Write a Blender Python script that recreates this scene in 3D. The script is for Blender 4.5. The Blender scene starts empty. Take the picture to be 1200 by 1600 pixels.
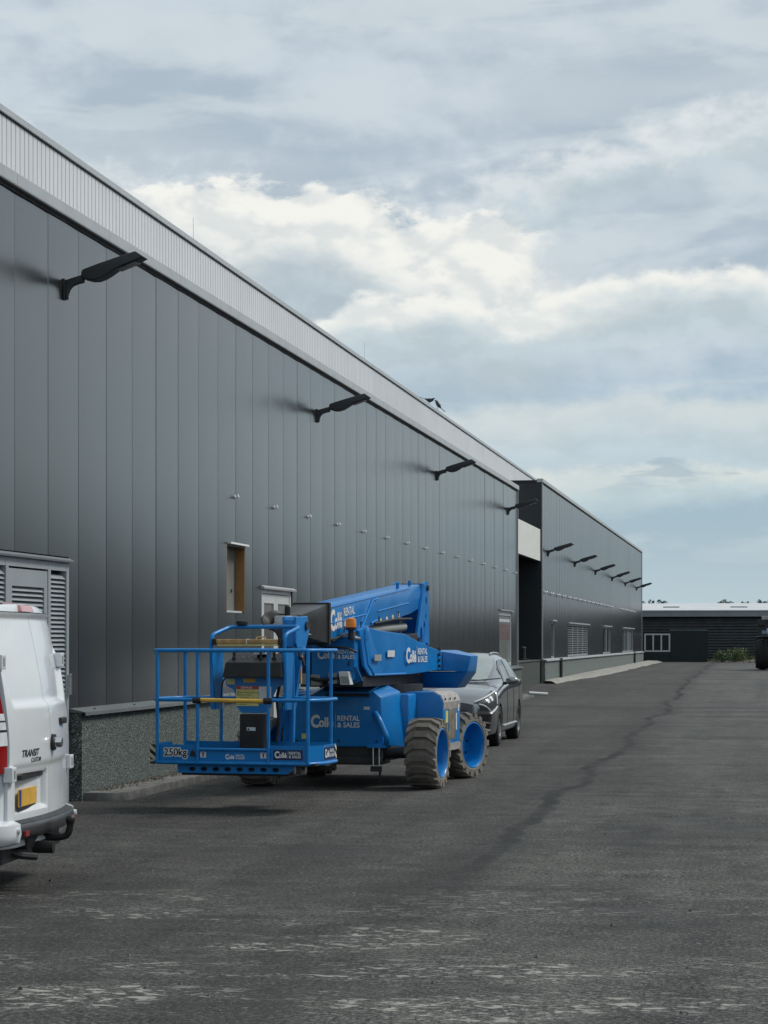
import bpy, bmesh, math, random
from mathutils import Vector, Matrix, noise as mnoise
R = math.radians
random.seed(7)
sc = bpy.context.scene
COL = sc.collection

# ------------------------------------------------------------------ camera
cam_d = bpy.data.cameras.new('camera'); cam = bpy.data.objects.new('camera', cam_d); COL.objects.link(cam)
cam.location = (0, 0, 1.68); cam.rotation_euler = (R(90), 0, R(9.92))
cam_d.sensor_fit = 'VERTICAL'; cam_d.sensor_height = 36; cam_d.sensor_width = 27
cam_d.lens = 36 * 3430 / 1600; cam_d.shift_y = 202 / 1600
cam_d.clip_start = .1; cam_d.clip_end = 3000
sc.camera = cam
sc.view_settings.view_transform = 'Standard'; sc.view_settings.look = 'None'
sc.view_settings.exposure = 0.7; sc.view_settings.gamma = 1; sc.view_settings.use_curve_mapping = False

# ------------------------------------------------------------------ node helper
class NT:
    def __init__(s, nt): s.nt = nt
    def new(s, t, **k):
        n = s.nt.nodes.new(t)
        for a, b in k.items(): setattr(n, a, b)
        return n
    def put(s, sock, v):
        if isinstance(v, bpy.types.NodeSocket): s.nt.links.new(v, sock)
        elif v is not None:
            if hasattr(sock, 'default_value') and not isinstance(v, (int, float)) and len(v) == 3 and sock.type == 'RGBA': v = (*v, 1)
            sock.default_value = v
    def m(s, op, a, b=None, c=None, clamp=False):
        n = s.new('ShaderNodeMath', operation=op, use_clamp=clamp)
        s.put(n.inputs[0], a)
        if b is not None: s.put(n.inputs[1], b)
        if c is not None: s.put(n.inputs[2], c)
        return n.outputs[0]
    def add(s, a, b): return s.m('ADD', a, b)
    def sub(s, a, b): return s.m('SUBTRACT', a, b)
    def mul(s, a, b): return s.m('MULTIPLY', a, b)
    def sstep(s, x, a, b):
        n = s.new('ShaderNodeMapRange', interpolation_type='SMOOTHSTEP')
        s.put(n.inputs[0], x); s.put(n.inputs[1], a); s.put(n.inputs[2], b); n.inputs[3].default_value = 0; n.inputs[4].default_value = 1
        return n.outputs[0]
    def mapr(s, x, a, b, c, d):
        n = s.new('ShaderNodeMapRange'); 
        for i, v in enumerate((x, a, b, c, d)): s.put(n.inputs[i], v)
        return n.outputs[0]
    def mix(s, f, a, b):
        n = s.new('ShaderNodeMix', data_type='RGBA'); s.put(n.inputs[0], f); s.put(n.inputs[6], a); s.put(n.inputs[7], b); return n.outputs[2]
    def xyz(s, x, y, z):
        n = s.new('ShaderNodeCombineXYZ'); s.put(n.inputs[0], x); s.put(n.inputs[1], y); s.put(n.inputs[2], z); return n.outputs[0]
    def noise(s, vec, scale, detail=4, rough=.55, dist=0, col=False):
        n = s.new('ShaderNodeTexNoise'); s.put(n.inputs['Vector'], vec)
        n.inputs['Scale'].default_value = scale; n.inputs['Detail'].default_value = detail
        n.inputs['Roughness'].default_value = rough; n.inputs['Distortion'].default_value = dist
        return n.outputs['Color' if col else 'Fac']
    def vor(s, vec, scale, feature='F1', out='Distance'):
        n = s.new('ShaderNodeTexVoronoi', feature=feature); s.put(n.inputs['Vector'], vec); n.inputs['Scale'].default_value = scale
        return n.outputs[out]
    def ramp(s, x, pts, interp='LINEAR'):
        n = s.new('ShaderNodeValToRGB'); s.put(n.inputs[0], x); r = n.color_ramp; r.interpolation = interp
        while len(r.elements) < len(pts): r.elements.new(.5)
        for e, (p, c) in zip(r.elements, pts):
            e.position = p; e.color = (c, c, c, 1) if isinstance(c, (int, float)) else (*c, 1)
        return n.outputs[0]

# ------------------------------------------------------------------ sky: Nishita under broken cloud
SUN_AZ, SUN_EL = 62, 48          # azimuth clockwise from +Y
w = bpy.data.worlds.new('World'); sc.world = w; w.use_nodes = True
W = NT(w.node_tree); w.node_tree.nodes.clear()
sky = W.new('ShaderNodeTexSky', sky_type='NISHITA', sun_disc=False)
sky.sun_elevation = R(SUN_EL); sky.sun_rotation = R(SUN_AZ); sky.altitude = 0; sky.air_density = 1.0; sky.dust_density = 2.5; sky.ozone_density = 1.5
tc = W.new('ShaderNodeTexCoord')
sep = W.new('ShaderNodeSeparateXYZ'); W.put(sep.inputs[0], tc.outputs['Generated'])
dx, dy, dz = sep.outputs
AZ = W.mul(W.m('ARCTAN2', dx, dy), 180 / math.pi)                     # degrees, right of +Y
EL = W.mul(W.m('ARCSINE', dz), 180 / math.pi)
# cloud coordinates in degrees; seamless in azimuth because they come from the direction itself
cv = W.xyz(W.mul(dx, 57.3), W.mul(dy, 57.3), W.mul(dz, 95))
n_big = W.noise(cv, .05, 4, .5)
n_mid = W.noise(cv, .20, 6, .55, .2)
n_puff = W.noise(cv, .62, 7, .62, .15)
off_v = W.xyz(W.add(W.mul(dx, 57.3), .30), W.mul(dy, 57.3), W.add(W.mul(dz, 95), .60))
relief = W.sub(W.noise(cv, .62, 4, .5, .15), W.noise(off_v, .62, 4, .5, .15))
n_fil = W.noise(W.xyz(W.mul(dx, 57.3), W.mul(dy, 57.3), W.mul(dz, 230)), .17, 6, .55, .6)
n_soft = W.noise(W.xyz(W.mul(dx, 30), W.mul(dy, 30), W.mul(dz, 200)), .12, 6, .5)
K = 10.0                                   # background strength is 1/K
def kc(r, g, b, s=1.0): return (r * K * s, g * K * s, b * K * s)
def srgb(r, g, b): return kc(*[((c / 255 + .055) / 1.055) ** 2.4 * EXPINV for c in (r, g, b)])
EXPINV = 2 ** -sc.view_settings.exposure
base = W.mix(.75, sky.outputs[0], srgb(146, 180, 201))
base = W.mix(W.mul(W.sstep(EL, 4.2, .2), .85), base, srgb(192, 210, 217))         # pale air near the horizon
col = base
def bank(col, top_pts, amp, depth, soft, bright, under, dens, shade_amt=1.6, end=None):
    """one ring of cumulus: crest height along azimuth (degrees), lit crest, greyer body, dissolving foot"""
    t0, t1 = -20.0, 6.0
    crest = W.mul(W.ramp(W.mapr(AZ, t0, t1, 0, 1), [((a - t0) / (t1 - t0), e / 20.0) for a, e in top_pts]), 20.0)
    d = W.add(W.sub(crest, EL), W.add(W.mul(W.sub(n_puff, .5), amp * 2.4), W.mul(W.sub(n_mid, .5), amp * 3.4)))
    msk = W.sstep(d, -soft, soft)
    foot = W.sub(1.0, W.sstep(W.add(d, W.mul(W.sub(n_fil, .5), depth * 1.5)), depth * .8, depth * 2.0))
    msk = W.mul(W.mul(msk, foot), dens)
    if end: msk = W.mul(msk, W.sstep(W.add(AZ, W.add(W.mul(W.sub(n_mid, .5), 5.0), W.mul(W.sub(n_puff, .5), 5.0))), end[1], end[0]))
    shade = W.sstep(W.add(d, W.mul(W.sub(n_mid, .5), depth * shade_amt)), depth * .15, depth * 1.1)
    lit = W.mix(W.sstep(relief, -.13, .08), tuple(c * .62 + u * .38 for c, u in zip(bright, under)), bright)
    return W.mix(msk, col, W.mix(W.mul(shade, .9), lit, W.mix(W.sstep(relief, -.13, .13), tuple(c * .95 for c in under), tuple(c * 1.05 for c in under))))
def az(px): return math.degrees(math.atan((px - 600) / 3430)) - 9.92
def el(py): return math.degrees(math.atan((1002 - py) / 3430))
# high grey sheet, streaky
sheet = W.mix(W.sstep(W.add(W.mul(n_fil, .28), W.add(W.mul(n_mid, .80), W.mul(relief, .30))), .40, .68), srgb(174, 189, 202), srgb(203, 214, 223))
sheet = W.mix(W.mul(W.sstep(n_soft, .52, .70), .45), sheet, srgb(208, 217, 223))
col = W.mix(W.mul(W.sstep(W.add(EL, W.mul(W.sub(n_mid, .5), 5)), 4.5, 8.5), .97), col, sheet)
# thin veils lower down
col = W.mix(W.mul(W.sstep(n_fil, .47, .62), W.mul(W.sstep(EL, 1.2, 3.5), .55)), col, srgb(206, 216, 221))
CRE, CRE2, UND, UND2 = srgb(245, 245, 239), srgb(233, 237, 237), srgb(176, 192, 203), srgb(187, 203, 211)
col = bank(col, [(-20, 12.4), (az(600), el(330)), (az(800), el(290)), (az(880), el(225)), (az(1000), el(140)), (az(1200), el(165)), (6, 13.2)], 1.5, 1.5, .8, CRE2, UND2, .75)
col = bank(col, [(-20, el(320)), (az(230), el(295)), (az(400), el(285)), (az(500), el(275)), (az(640), el(330)), (az(780), el(352)), (az(900), el(372)), (az(1100), el(430)), (6, 7.5)], .85, 2.9, .16, CRE, UND, .97, 1.2, (az(800), az(905)))
col = bank(col, [(-20, 7.2), (az(480), el(520)), (az(560), el(470)), (az(700), el(452)), (az(800), el(470)), (az(960), el(432)), (az(1200), el(420)), (6, 9.4)], .62, 1.25, .2, CRE, UND2, .92)
col = bank(col, [(-20, 5.4), (az(650), el(640)), (az(1200), el(630)), (6, 6)], .5, 1.5, .35, srgb(214, 221, 220), srgb(195, 210, 217), .8)
col = bank(col, [(-20, 3.9), (az(860), el(748)), (az(1000), el(740)), (az(1200), el(738)), (6, 4.2)], .4, .55, .14, srgb(222, 227, 221), srgb(193, 211, 216), .8)
# small dark lens clouds
lens = W.mul(W.sstep(W.noise(W.xyz(W.mul(dx, 57.3), W.mul(dy, 57.3), W.mul(dz, 330)), .22, 4, .5), .64, .69), W.mul(W.sstep(EL, 3.6, 4.4), W.sstep(EL, 6.6, 5.4)))
col = W.mix(W.mul(lens, .7), col, srgb(170, 188, 198))
bg = W.new('ShaderNodeBackground'); W.put(bg.inputs[0], col); bg.inputs[1].default_value = 1 / K
wo = W.new('ShaderNodeOutputWorld'); W.put(wo.inputs[0], bg.outputs[0])

sun_d = bpy.data.lights.new('sun', 'SUN'); sun = bpy.data.objects.new('sun', sun_d); COL.objects.link(sun)
sun_d.energy = 1.5; sun_d.angle = R(16); sun_d.color = (1, .96, .9)
sd = Vector((math.sin(R(SUN_AZ)) * math.cos(R(SUN_EL)), math.cos(R(SUN_AZ)) * math.cos(R(SUN_EL)), math.sin(R(SUN_EL))))
sun.rotation_euler = sd.to_track_quat('Z', 'Y').to_euler()

# ------------------------------------------------------------------ materials
def pm(name, col, rough=.5, metal=0, var=.12, scale=6, bump=0, bscale=150, coat=0, spec=.5, dirt=0, dcol=(.16, .14, .12), rvar=.15):
    m = bpy.data.materials.new(name); m.use_nodes = True
    n = NT(m.node_tree); b = m.node_tree.nodes['Principled BSDF']
    tcn = n.new('ShaderNodeTexCoord').outputs['Object']
    nz = n.noise(tcn, scale, 5, .6)
    lo = tuple(c * (1 - var) for c in col); hi = tuple(min(1, c * (1 + var)) for c in col)
    c = n.mix(n.sstep(nz, .3, .7), lo, hi)
    if dirt:
        c = n.mix(n.mul(n.sstep(n.noise(tcn, scale * 3.1, 7, .65), .5, .75), dirt), c, dcol)
    n.put(b.inputs['Base Color'], c)
    n.put(b.inputs['Roughness'], n.mapr(n.noise(tcn, scale * 2.3, 4, .6), .3, .7, max(.02, rough * (1 - rvar)), min(1, rough * (1 + rvar))))
    b.inputs['Metallic'].default_value = metal; b.inputs['Coat Weight'].default_value = coat; b.inputs['Coat Roughness'].default_value = .06
    b.inputs['Specular IOR Level'].default_value = spec
    if bump:
        bn = n.new('ShaderNodeBump'); bn.inputs['Strength'].default_value = bump; bn.inputs['Distance'].default_value = .01
        n.put(bn.inputs['Height'], n.noise(tcn, bscale, 3, .6)); n.put(b.inputs['Normal'], bn.outputs[0])
    return m
M = {}
M['clad'] = pm('anthracite_coated_steel', (.166, .175, .180), .25, .94, .03, .5, spec=.9, rvar=.02)
M['clad_far'] = pm('anthracite_cladding_far', (.144, .152, .157), .27, .92, .03, .3, spec=.8, rvar=.02)
M['clad_end'] = pm('navy_black_end_cladding', (.012, .017, .022), .6, 0, .05, .5)
M['clad_pale'] = pm('pale_grey_steel', (.58, .59, .60), .4, 0, .04, .6)
M['trim'] = pm('light_grey_trim', (.38, .40, .41), .4, 0, .06, 2)
M['gap'] = pm('dark_gap', (.012, .013, .015), .8)
M['wht_frame'] = pm('white_powder_frame', (.52, .54, .54), .4, 0, .04, 3)
M['louvre'] = pm('grey_louvre', (.30, .33, .35), .4, 0, .05, 3)
M['louvre_d'] = pm('dark_grey_hood', (.16, .175, .185), .4, 0, .05, 3)
M['white_sheet'] = pm('white_sheeting', (.78, .78, .73), .5, 0, .05, 1.5)
M['curtain'] = pm('dark_gate_fabric', (.010, .013, .018), .7)
M['capst'] = pm('plinth_cap_steel', (.14, .155, .155), .4, .3, .1, 3)
M['kerb'] = pm('kerb_concrete', (.17, .165, .155), .9, 0, .3, 5, .5, 90, dirt=.6, dcol=(.06, .055, .05))
M['wood'] = pm('orange_wood', (.30, .15, .055), .5, 0, .2, 5)
M['lamp'] = pm('lamp_dark_grey', (.028, .032, .036), .45, 0, .1, 6)
M['led'] = pm('lamp_lens', (.10, .10, .10), .2)
M['steel'] = pm('galvanised_steel', (.55, .56, .57), .3, .9, .1, 20)
M['clip'] = pm('pale_galvanised_clip', (.72, .73, .73), .4, .2, .1, 20)
M['blue'] = pm('lift_blue_paint', (.005, .180, .50), .34, 0, .10, 3, coat=.12, spec=.35, dirt=.38, dcol=(.03, .13, .30))
M['blue_rail'] = pm('lift_blue_rail', (.006, .195, .53), .38, 0, .12, 8, coat=.1, spec=.35, dirt=.3, dcol=(.06, .17, .32))
M['black'] = pm('black_plastic', (.012, .012, .013), .5, 0, .2, 5)
M['dark'] = pm('dark_steel', (.02, .021, .023), .55, 0, .3, 6, dirt=.3, dcol=(.06, .055, .05))
M['flap'] = pm('black_rubber_flap', (.03, .031, .033), .35, 0, .2, 5)
M['tyre_grey'] = pm('dusty_grey_tyre', (.20, .182, .155), .9, 0, .15, 9, .25, 40, dirt=.35, dcol=(.12, .106, .09))
def dusty_tyre():
    m = M['tyre_grey']; n = NT(m.node_tree); b = m.node_tree.nodes['Principled BSDF']; src = b.inputs['Base Color'].links[0].from_socket
    q = n.new('ShaderNodeSeparateXYZ'); n.put(q.inputs[0], n.new('ShaderNodeTexCoord').outputs['Object'])
    rad = n.m('SQRT', n.add(n.mul(q.outputs[1], q.outputs[1]), n.mul(q.outputs[2], q.outputs[2])))
    n.put(b.inputs['Base Color'], n.mix(n.mul(n.sstep(rad, .380, .400), n.mapr(n.noise(n.new('ShaderNodeTexCoord').outputs['Object'], 11, 5, .6),   .3, .7, .30, .75)), src, (.07, .062, .052)))
dusty_tyre()
M['tyre'] = pm('black_tyre', (.016, .016, .017), .85, 0, .3, 9, .3, 80)
M['tan'] = pm('worn_tan_pad', (.42, .26, .10), .6, 0, .25, 12, dirt=.4, dcol=(.15, .09, .04))
M['ctrl'] = pm('worn_control_panel', (.20, .17, .12), .5, 0, .4, 14, dirt=.5, dcol=(.07, .06, .05))
M['yellow'] = pm('yellow_paint', (.65, .40, .06), .45, 0, .1, 10)
M['sticker_y'] = pm('yellow_sticker', (.62, .58, .20), .5, 0, .1, 20)
M['sticker_w'] = pm('white_sticker', (.62, .64, .64), .5, 0, .08, 20)
M['sticker_o'] = pm('orange_sticker', (.60, .36, .06), .5, 0, .1, 20)
M['sticker_r'] = pm('red_sticker', (.40, .05, .05), .5)
M['navy'] = pm('navy_sticker', (.006, .022, .09), .5)
M['letter'] = pm('white_lettering', (.68, .70, .70), .5, 0, .06, 30)
M['letter_g'] = pm('grey_lettering', (.30, .31, .30), .5, 0, .1, 30)
M['letter_k'] = pm('black_lettering', (.012, .012, .012), .5)
M['amber'] = pm('amber_lens', (.75, .22, .02), .25, 0, .1, 10)
M['worn'] = pm('worn_metal_strip', (.38, .36, .34), .5, .2, .3, 14, dirt=.5, dcol=(.30, .13, .08))
M['vanwhite'] = pm('van_white_paint', (.70, .73, .75), .25, 0, .02, 2, coat=.6)
M['chrome'] = pm('chrome', (.6, .6, .6), .12, 1)
M['red'] = pm('red_lens', (.28, .006, .008), .15, 0, .1, 5, coat=.5)
M['clearlens'] = pm('clear_lens', (.75, .76, .78), .15, 0, .1, 20, coat=.5)
M['palered'] = pm('pale_red_lens', (.55, .25, .26), .2, 0, .1, 5, coat=.5)
M['plate'] = pm('yellow_number_plate', (.62, .36, .04), .4)
M['eu'] = pm('plate_blue', (.01, .03, .25), .4)
M['carpaint'] = pm('dark_grey_car_paint', (.27, .275, .285), .26, .85, .0, 4, coat=1, rvar=0)
M['vehglass'] = pm('vehicle_glass', (.02, .024, .026), .04, 0, .05, 3, spec=.9)
M['screen'] = pm('windscreen_glass', (.34, .39, .385), .05, 0, .05, 3, spec=1.0)
M['pane'] = pm('window_glass', (.03, .037, .04), .06, 0, .15, 2, spec=.8)
M['pane_pale'] = pm('pale_blind_glass', (.20, .22, .21), .2, 0, .12, 2)
M['pane_grey'] = pm('grey_door_glass', (.13, .125, .12), .12, 0, .1, 2)
M['dullred'] = pm('dull_red_reflection', (.15, .095, .09), .3, 0, .15, 2)
M['alloy'] = pm('alloy_wheel', (.20, .205, .21), .3, .8, .1, 8)
M['shed'] = pm('dark_timber_boards', (.016, .021, .025), .55, 0, .35, 1.5)
M['shed_door'] = pm('dark_green_panel', (.006, .016, .017), .6, 0, .1, 2)
M['shedroof'] = pm('pale_fibre_cement_roof', (.52, .54, .55), .7, 0, .08, 1)
M['gutter'] = pm('grey_gutter', (.22, .25, .26), .5, 0, .08, 1)
M['sand'] = pm('pale_sand', (.29, .28, .255), .95, 0, .25, 3, .4, 40)
M['dirt'] = pm('brown_soil', (.10, .088, .072), .95, 0, .35, 4, .6, 30)
M['leaf'] = pm('bush_leaf', (.055, .11, .025), .55, 0, .4, 1.5)
M['grass'] = pm('weed_blade', (.12, .15, .05), .6, 0, .35, 1.5)
M['leaf_far'] = pm('far_foliage', (.035, .055, .03), .7, 0, .4, .6)
M['bark'] = pm('bark', (.06, .05, .04), .9, 0, .3, 4)
M['crow'] = pm('black_feathers', (.010, .010, .012), .45, 0, .3, 20)
M['tractor'] = pm('tractor_blue', (.02, .07, .24), .35, 0, .1, 4, coat=.3)
M['tractor_w'] = pm('tractor_pale_blue', (.30, .45, .62), .35, 0, .1, 4)
M['opp'] = pm('opposite_hall_cladding', (.028, .031, .033), .6, 0, .1, .5)
M['opp_roof'] = pm('opposite_hall_roof', (.055, .058, .062), .7, 0, .1, .5)

def hazard():
    m = bpy.data.materials.new('hazard_stripes'); m.use_nodes = True; n = NT(m.node_tree); b = m.node_tree.nodes['Principled BSDF']
    s = n.new('ShaderNodeSeparateXYZ'); n.put(s.inputs[0], n.new('ShaderNodeTexCoord').outputs['Object'])
    t = n.m('FRACT', n.mul(n.add(n.add(n.mul(s.outputs[0], .8), n.mul(s.outputs[1], .8)), s.outputs[2]), 12.5))
    n.put(b.inputs['Base Color'], n.mix(n.m('GREATER_THAN', t, .5), (.012, .012, .012), (.62, .58, .42))); b.inputs['Roughness'].default_value = .5
    return m
M['hazard'] = hazard()

def aggregate(name, dark, mid, light, scale=62):
    m = bpy.data.materials.new(name); m.use_nodes = True; n = NT(m.node_tree); b = m.node_tree.nodes['Principled BSDF']
    p = n.new('ShaderNodeNewGeometry').outputs['Position']
    c = n.vor(p, scale, 'F1', 'Color'); d = n.vor(p, scale, 'F1', 'Distance')
    s = n.new('ShaderNodeSeparateColor'); n.put(s.inputs[0], c)
    colr = n.ramp(s.outputs[0], [(0, dark), (.45, mid), (.80, mid), (1, light)])
    colr = n.mix(n.sstep(d, .45, .75), colr, tuple(x * .55 for x in dark))
    colr = n.mix(n.mul(n.sstep(n.noise(p, 1.3, 5), .4, .75), .35), colr, tuple(x * .7 for x in mid))
    sp = n.new('ShaderNodeSeparateXYZ'); n.put(sp.inputs[0], p)
    splash = n.mul(n.sstep(n.add(sp.outputs[2], n.mul(n.noise(p, 3, 4), .25)), .24, .05), .55)
    colr = n.mix(splash, colr, (.115, .105, .09))
    n.put(b.inputs['Base Color'], colr); b.inputs['Roughness'].default_value = .75
    bn = n.new('ShaderNodeBump'); bn.inputs['Strength'].default_value = .8; bn.inputs['Distance'].default_value = .012; bn.invert = True
    n.put(bn.inputs['Height'], d); n.put(b.inputs['Normal'], bn.outputs[0])
    return m
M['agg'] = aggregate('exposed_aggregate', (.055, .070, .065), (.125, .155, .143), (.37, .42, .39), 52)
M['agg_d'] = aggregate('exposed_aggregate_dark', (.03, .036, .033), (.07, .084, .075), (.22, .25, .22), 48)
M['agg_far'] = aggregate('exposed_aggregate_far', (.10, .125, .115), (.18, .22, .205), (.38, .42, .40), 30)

def asphalt():
    m = bpy.data.materials.new('worn_asphalt'); m.use_nodes = True; n = NT(m.node_tree); b = m.node_tree.nodes['Principled BSDF']
    p = n.new('ShaderNodeNewGeometry').outputs['Position']
    s = n.new('ShaderNodeSeparateXYZ'); n.put(s.inputs[0], p); x, y, z = s.outputs
    fine = n.noise(p, 34, 5, .8); grit = n.noise(p, 120, 2, .8); med = n.noise(p, 3.2, 7, .62, .4); big = n.noise(p, .42, 5, .55)
    lane = n.noise(n.xyz(x, n.mul(y, .07), 0), 1.15, 5, .6, .3)              # wear along the driving direction
    cross = n.noise(n.xyz(n.mul(x, .18), y, 3.0), 2.4, 6, .65, .5)           # rolling marks across it
    t = n.add(.475, n.add(n.mul(n.sub(fine, .5), 3.3), n.mul(n.sub(grit, .5), 2.0)))
    vc = n.new('ShaderNodeSeparateColor'); n.put(vc.inputs[0], n.vor(p, 70, 'F1', 'Color'))
    t = n.add(t, n.mul(n.sub(n.m('POWER', vc.outputs[0], 3.0), .25), .30))
    t = n.add(t, n.mul(n.sub(med, .5), .75)); t = n.add(t, n.mul(n.sub(big, .5), .80))
    t = n.add(t, n.mul(n.sub(lane, .5), .8)); t = n.add(t, n.mul(n.sub(cross, .5), .35))
    c = n.ramp(t, [(-.0, (.006, .0063, .0063)), (.33, (.030, .0305, .029)), (.56, (.068, .068, .0635)), (.80, (.135, .133, .122)), (1.0, (.26, .255, .23))])
    c = n.mix(n.mul(n.sstep(n.noise(p, .8, 6, .62, .4), .44, .66), .40), c, n.mix(n.sstep(fine, .35, .65), (.036, .034, .030), (.135, .127, .112)))
    # dark paving joint / oily wheel track running beside the wall
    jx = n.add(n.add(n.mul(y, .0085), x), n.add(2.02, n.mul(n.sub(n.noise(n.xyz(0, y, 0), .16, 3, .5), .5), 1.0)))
    wall_side = n.mul(n.sstep(n.add(jx, n.mul(n.sub(big, .5), 1.2)), .35, -.35), .30)  # darker tone on the wall side of the joint
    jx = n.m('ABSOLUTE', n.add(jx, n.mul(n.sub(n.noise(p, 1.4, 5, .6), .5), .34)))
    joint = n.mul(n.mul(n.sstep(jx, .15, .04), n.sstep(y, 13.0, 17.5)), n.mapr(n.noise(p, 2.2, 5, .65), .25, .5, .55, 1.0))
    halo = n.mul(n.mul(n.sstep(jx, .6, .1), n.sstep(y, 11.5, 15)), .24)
    # grey dust over the yard farther on
    dust = n.mul(n.sstep(n.add(y, n.mul(n.sub(big, .5), 40)), 18, 60), n.mapr(med, .3, .7, .25, .55))
    c = n.mix(dust, c, (.112, .112, .11))
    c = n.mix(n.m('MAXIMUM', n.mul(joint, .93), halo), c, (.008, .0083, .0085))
    c = n.mix(wall_side, c, (.024, .0235, .0225))
    # pale wheel tracks
    for x0, wd, f in ((.9, .5, .30), (-.75, .4, .20)):
        tr = n.m('ABSOLUTE', n.sub(n.add(x, n.mul(n.sub(n.noise(n.xyz(0, y, x0), .1, 3), .5), 1.4)), x0))
        c = n.mix(n.mul(n.mul(n.sstep(tr, wd, .05), n.sstep(n.noise(p, 1.1, 6, .65), .35, .7)), f), c, (.14, .138, .13))
    # damp dark patches across the yard
    damp = n.mul(n.sstep(n.noise(n.xyz(n.mul(x, .35), y, 11), .33, 5, .6, .5), .52, .66), .45)
    c = n.mix(damp, c, (.022, .0225, .0225))
    # chalky scuffs of dried slurry
    sc_n = n.noise(n.xyz(n.mul(x, .62), y, 0), 13, 4, .6, .6)
    sc_2 = n.noise(n.xyz(n.mul(x, .5), y, 5), 31, 3, .6, .4)
    strip = n.noise(n.xyz(n.mul(x, .3), y, 7), 1.05, 4, .6, .6)
    clus = n.mul(n.sstep(strip, .47, .62), n.sstep(n.noise(p, .9, 4, .55), .38, .60))
    wob = n.mul(n.sub(n.noise(p, 1.6, 4, .6), .5), .9)
    for cx_, cy_, rx_, ry_ in ((-1.15, 11.15, .62, .30), (-1.45, 9.95, .75, .30), (-3.25, 10.0, .50, .32), (-2.05, 12.35, .45, .55), (-2.65, 11.75, .40, .25), (-1.2, 14.3, .22, .2), (-3.9, 13.1, .5, .3), (-.6, 10.2, .5, .2)):
        ex = n.mul(n.sub(n.add(x, wob), cx_), 1 / rx_); ey = n.mul(n.sub(n.add(y, wob), cy_), 1 / ry_)
        clus = n.m('MAXIMUM', n.mul(clus, 1.0), n.sstep(n.add(n.mul(ex, ex), n.mul(ey, ey)), 1.5, .35))
    near = n.add(n.mul(n.sstep(y, 16.5, 10.5), 1.0), .13)
    scuff = n.mul(n.mul(n.m('MAXIMUM', n.sstep(sc_n, .555, .61), n.mul(n.sstep(sc_2, .58, .63), .7)), clus), near)
    film = n.mul(n.mul(n.sstep(fine, .42, .62), clus), n.mul(near, .28))
    c = n.mix(film, c, (.20, .195, .175)); c = n.mix(n.mul(scuff, .75), c, (.44, .425, .38))
    # little white chips everywhere
    chip = n.vor(p, 2.3, 'F1', 'Distance'); c = n.mix(n.mul(n.sstep(chip, .035, .02), .6), c, (.38, .38, .36))
    chip2 = n.vor(p, 7.0, 'F1', 'Distance'); c = n.mix(n.mul(n.sstep(chip2, .06, .04), n.mul(n.sstep(med, .5, .6), .45)), c, (.30, .295, .27))
    n.put(b.inputs['Base Color'], c)
    n.put(b.inputs['Roughness'], n.mapr(n.add(big, n.mul(joint, -.15)), .3, .7, .72, .95)); b.inputs['Specular IOR Level'].default_value = .35
    bn = n.new('ShaderNodeBump'); bn.inputs['Strength'].default_value = .8; bn.inputs['Distance'].default_value = .025
    n.put(bn.inputs['Height'], n.add(n.add(fine, n.mul(grit, .5)), n.mul(med, .8))); n.put(b.inputs['Normal'], bn.outputs[0])
    return m
M['asphalt'] = asphalt()

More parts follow.
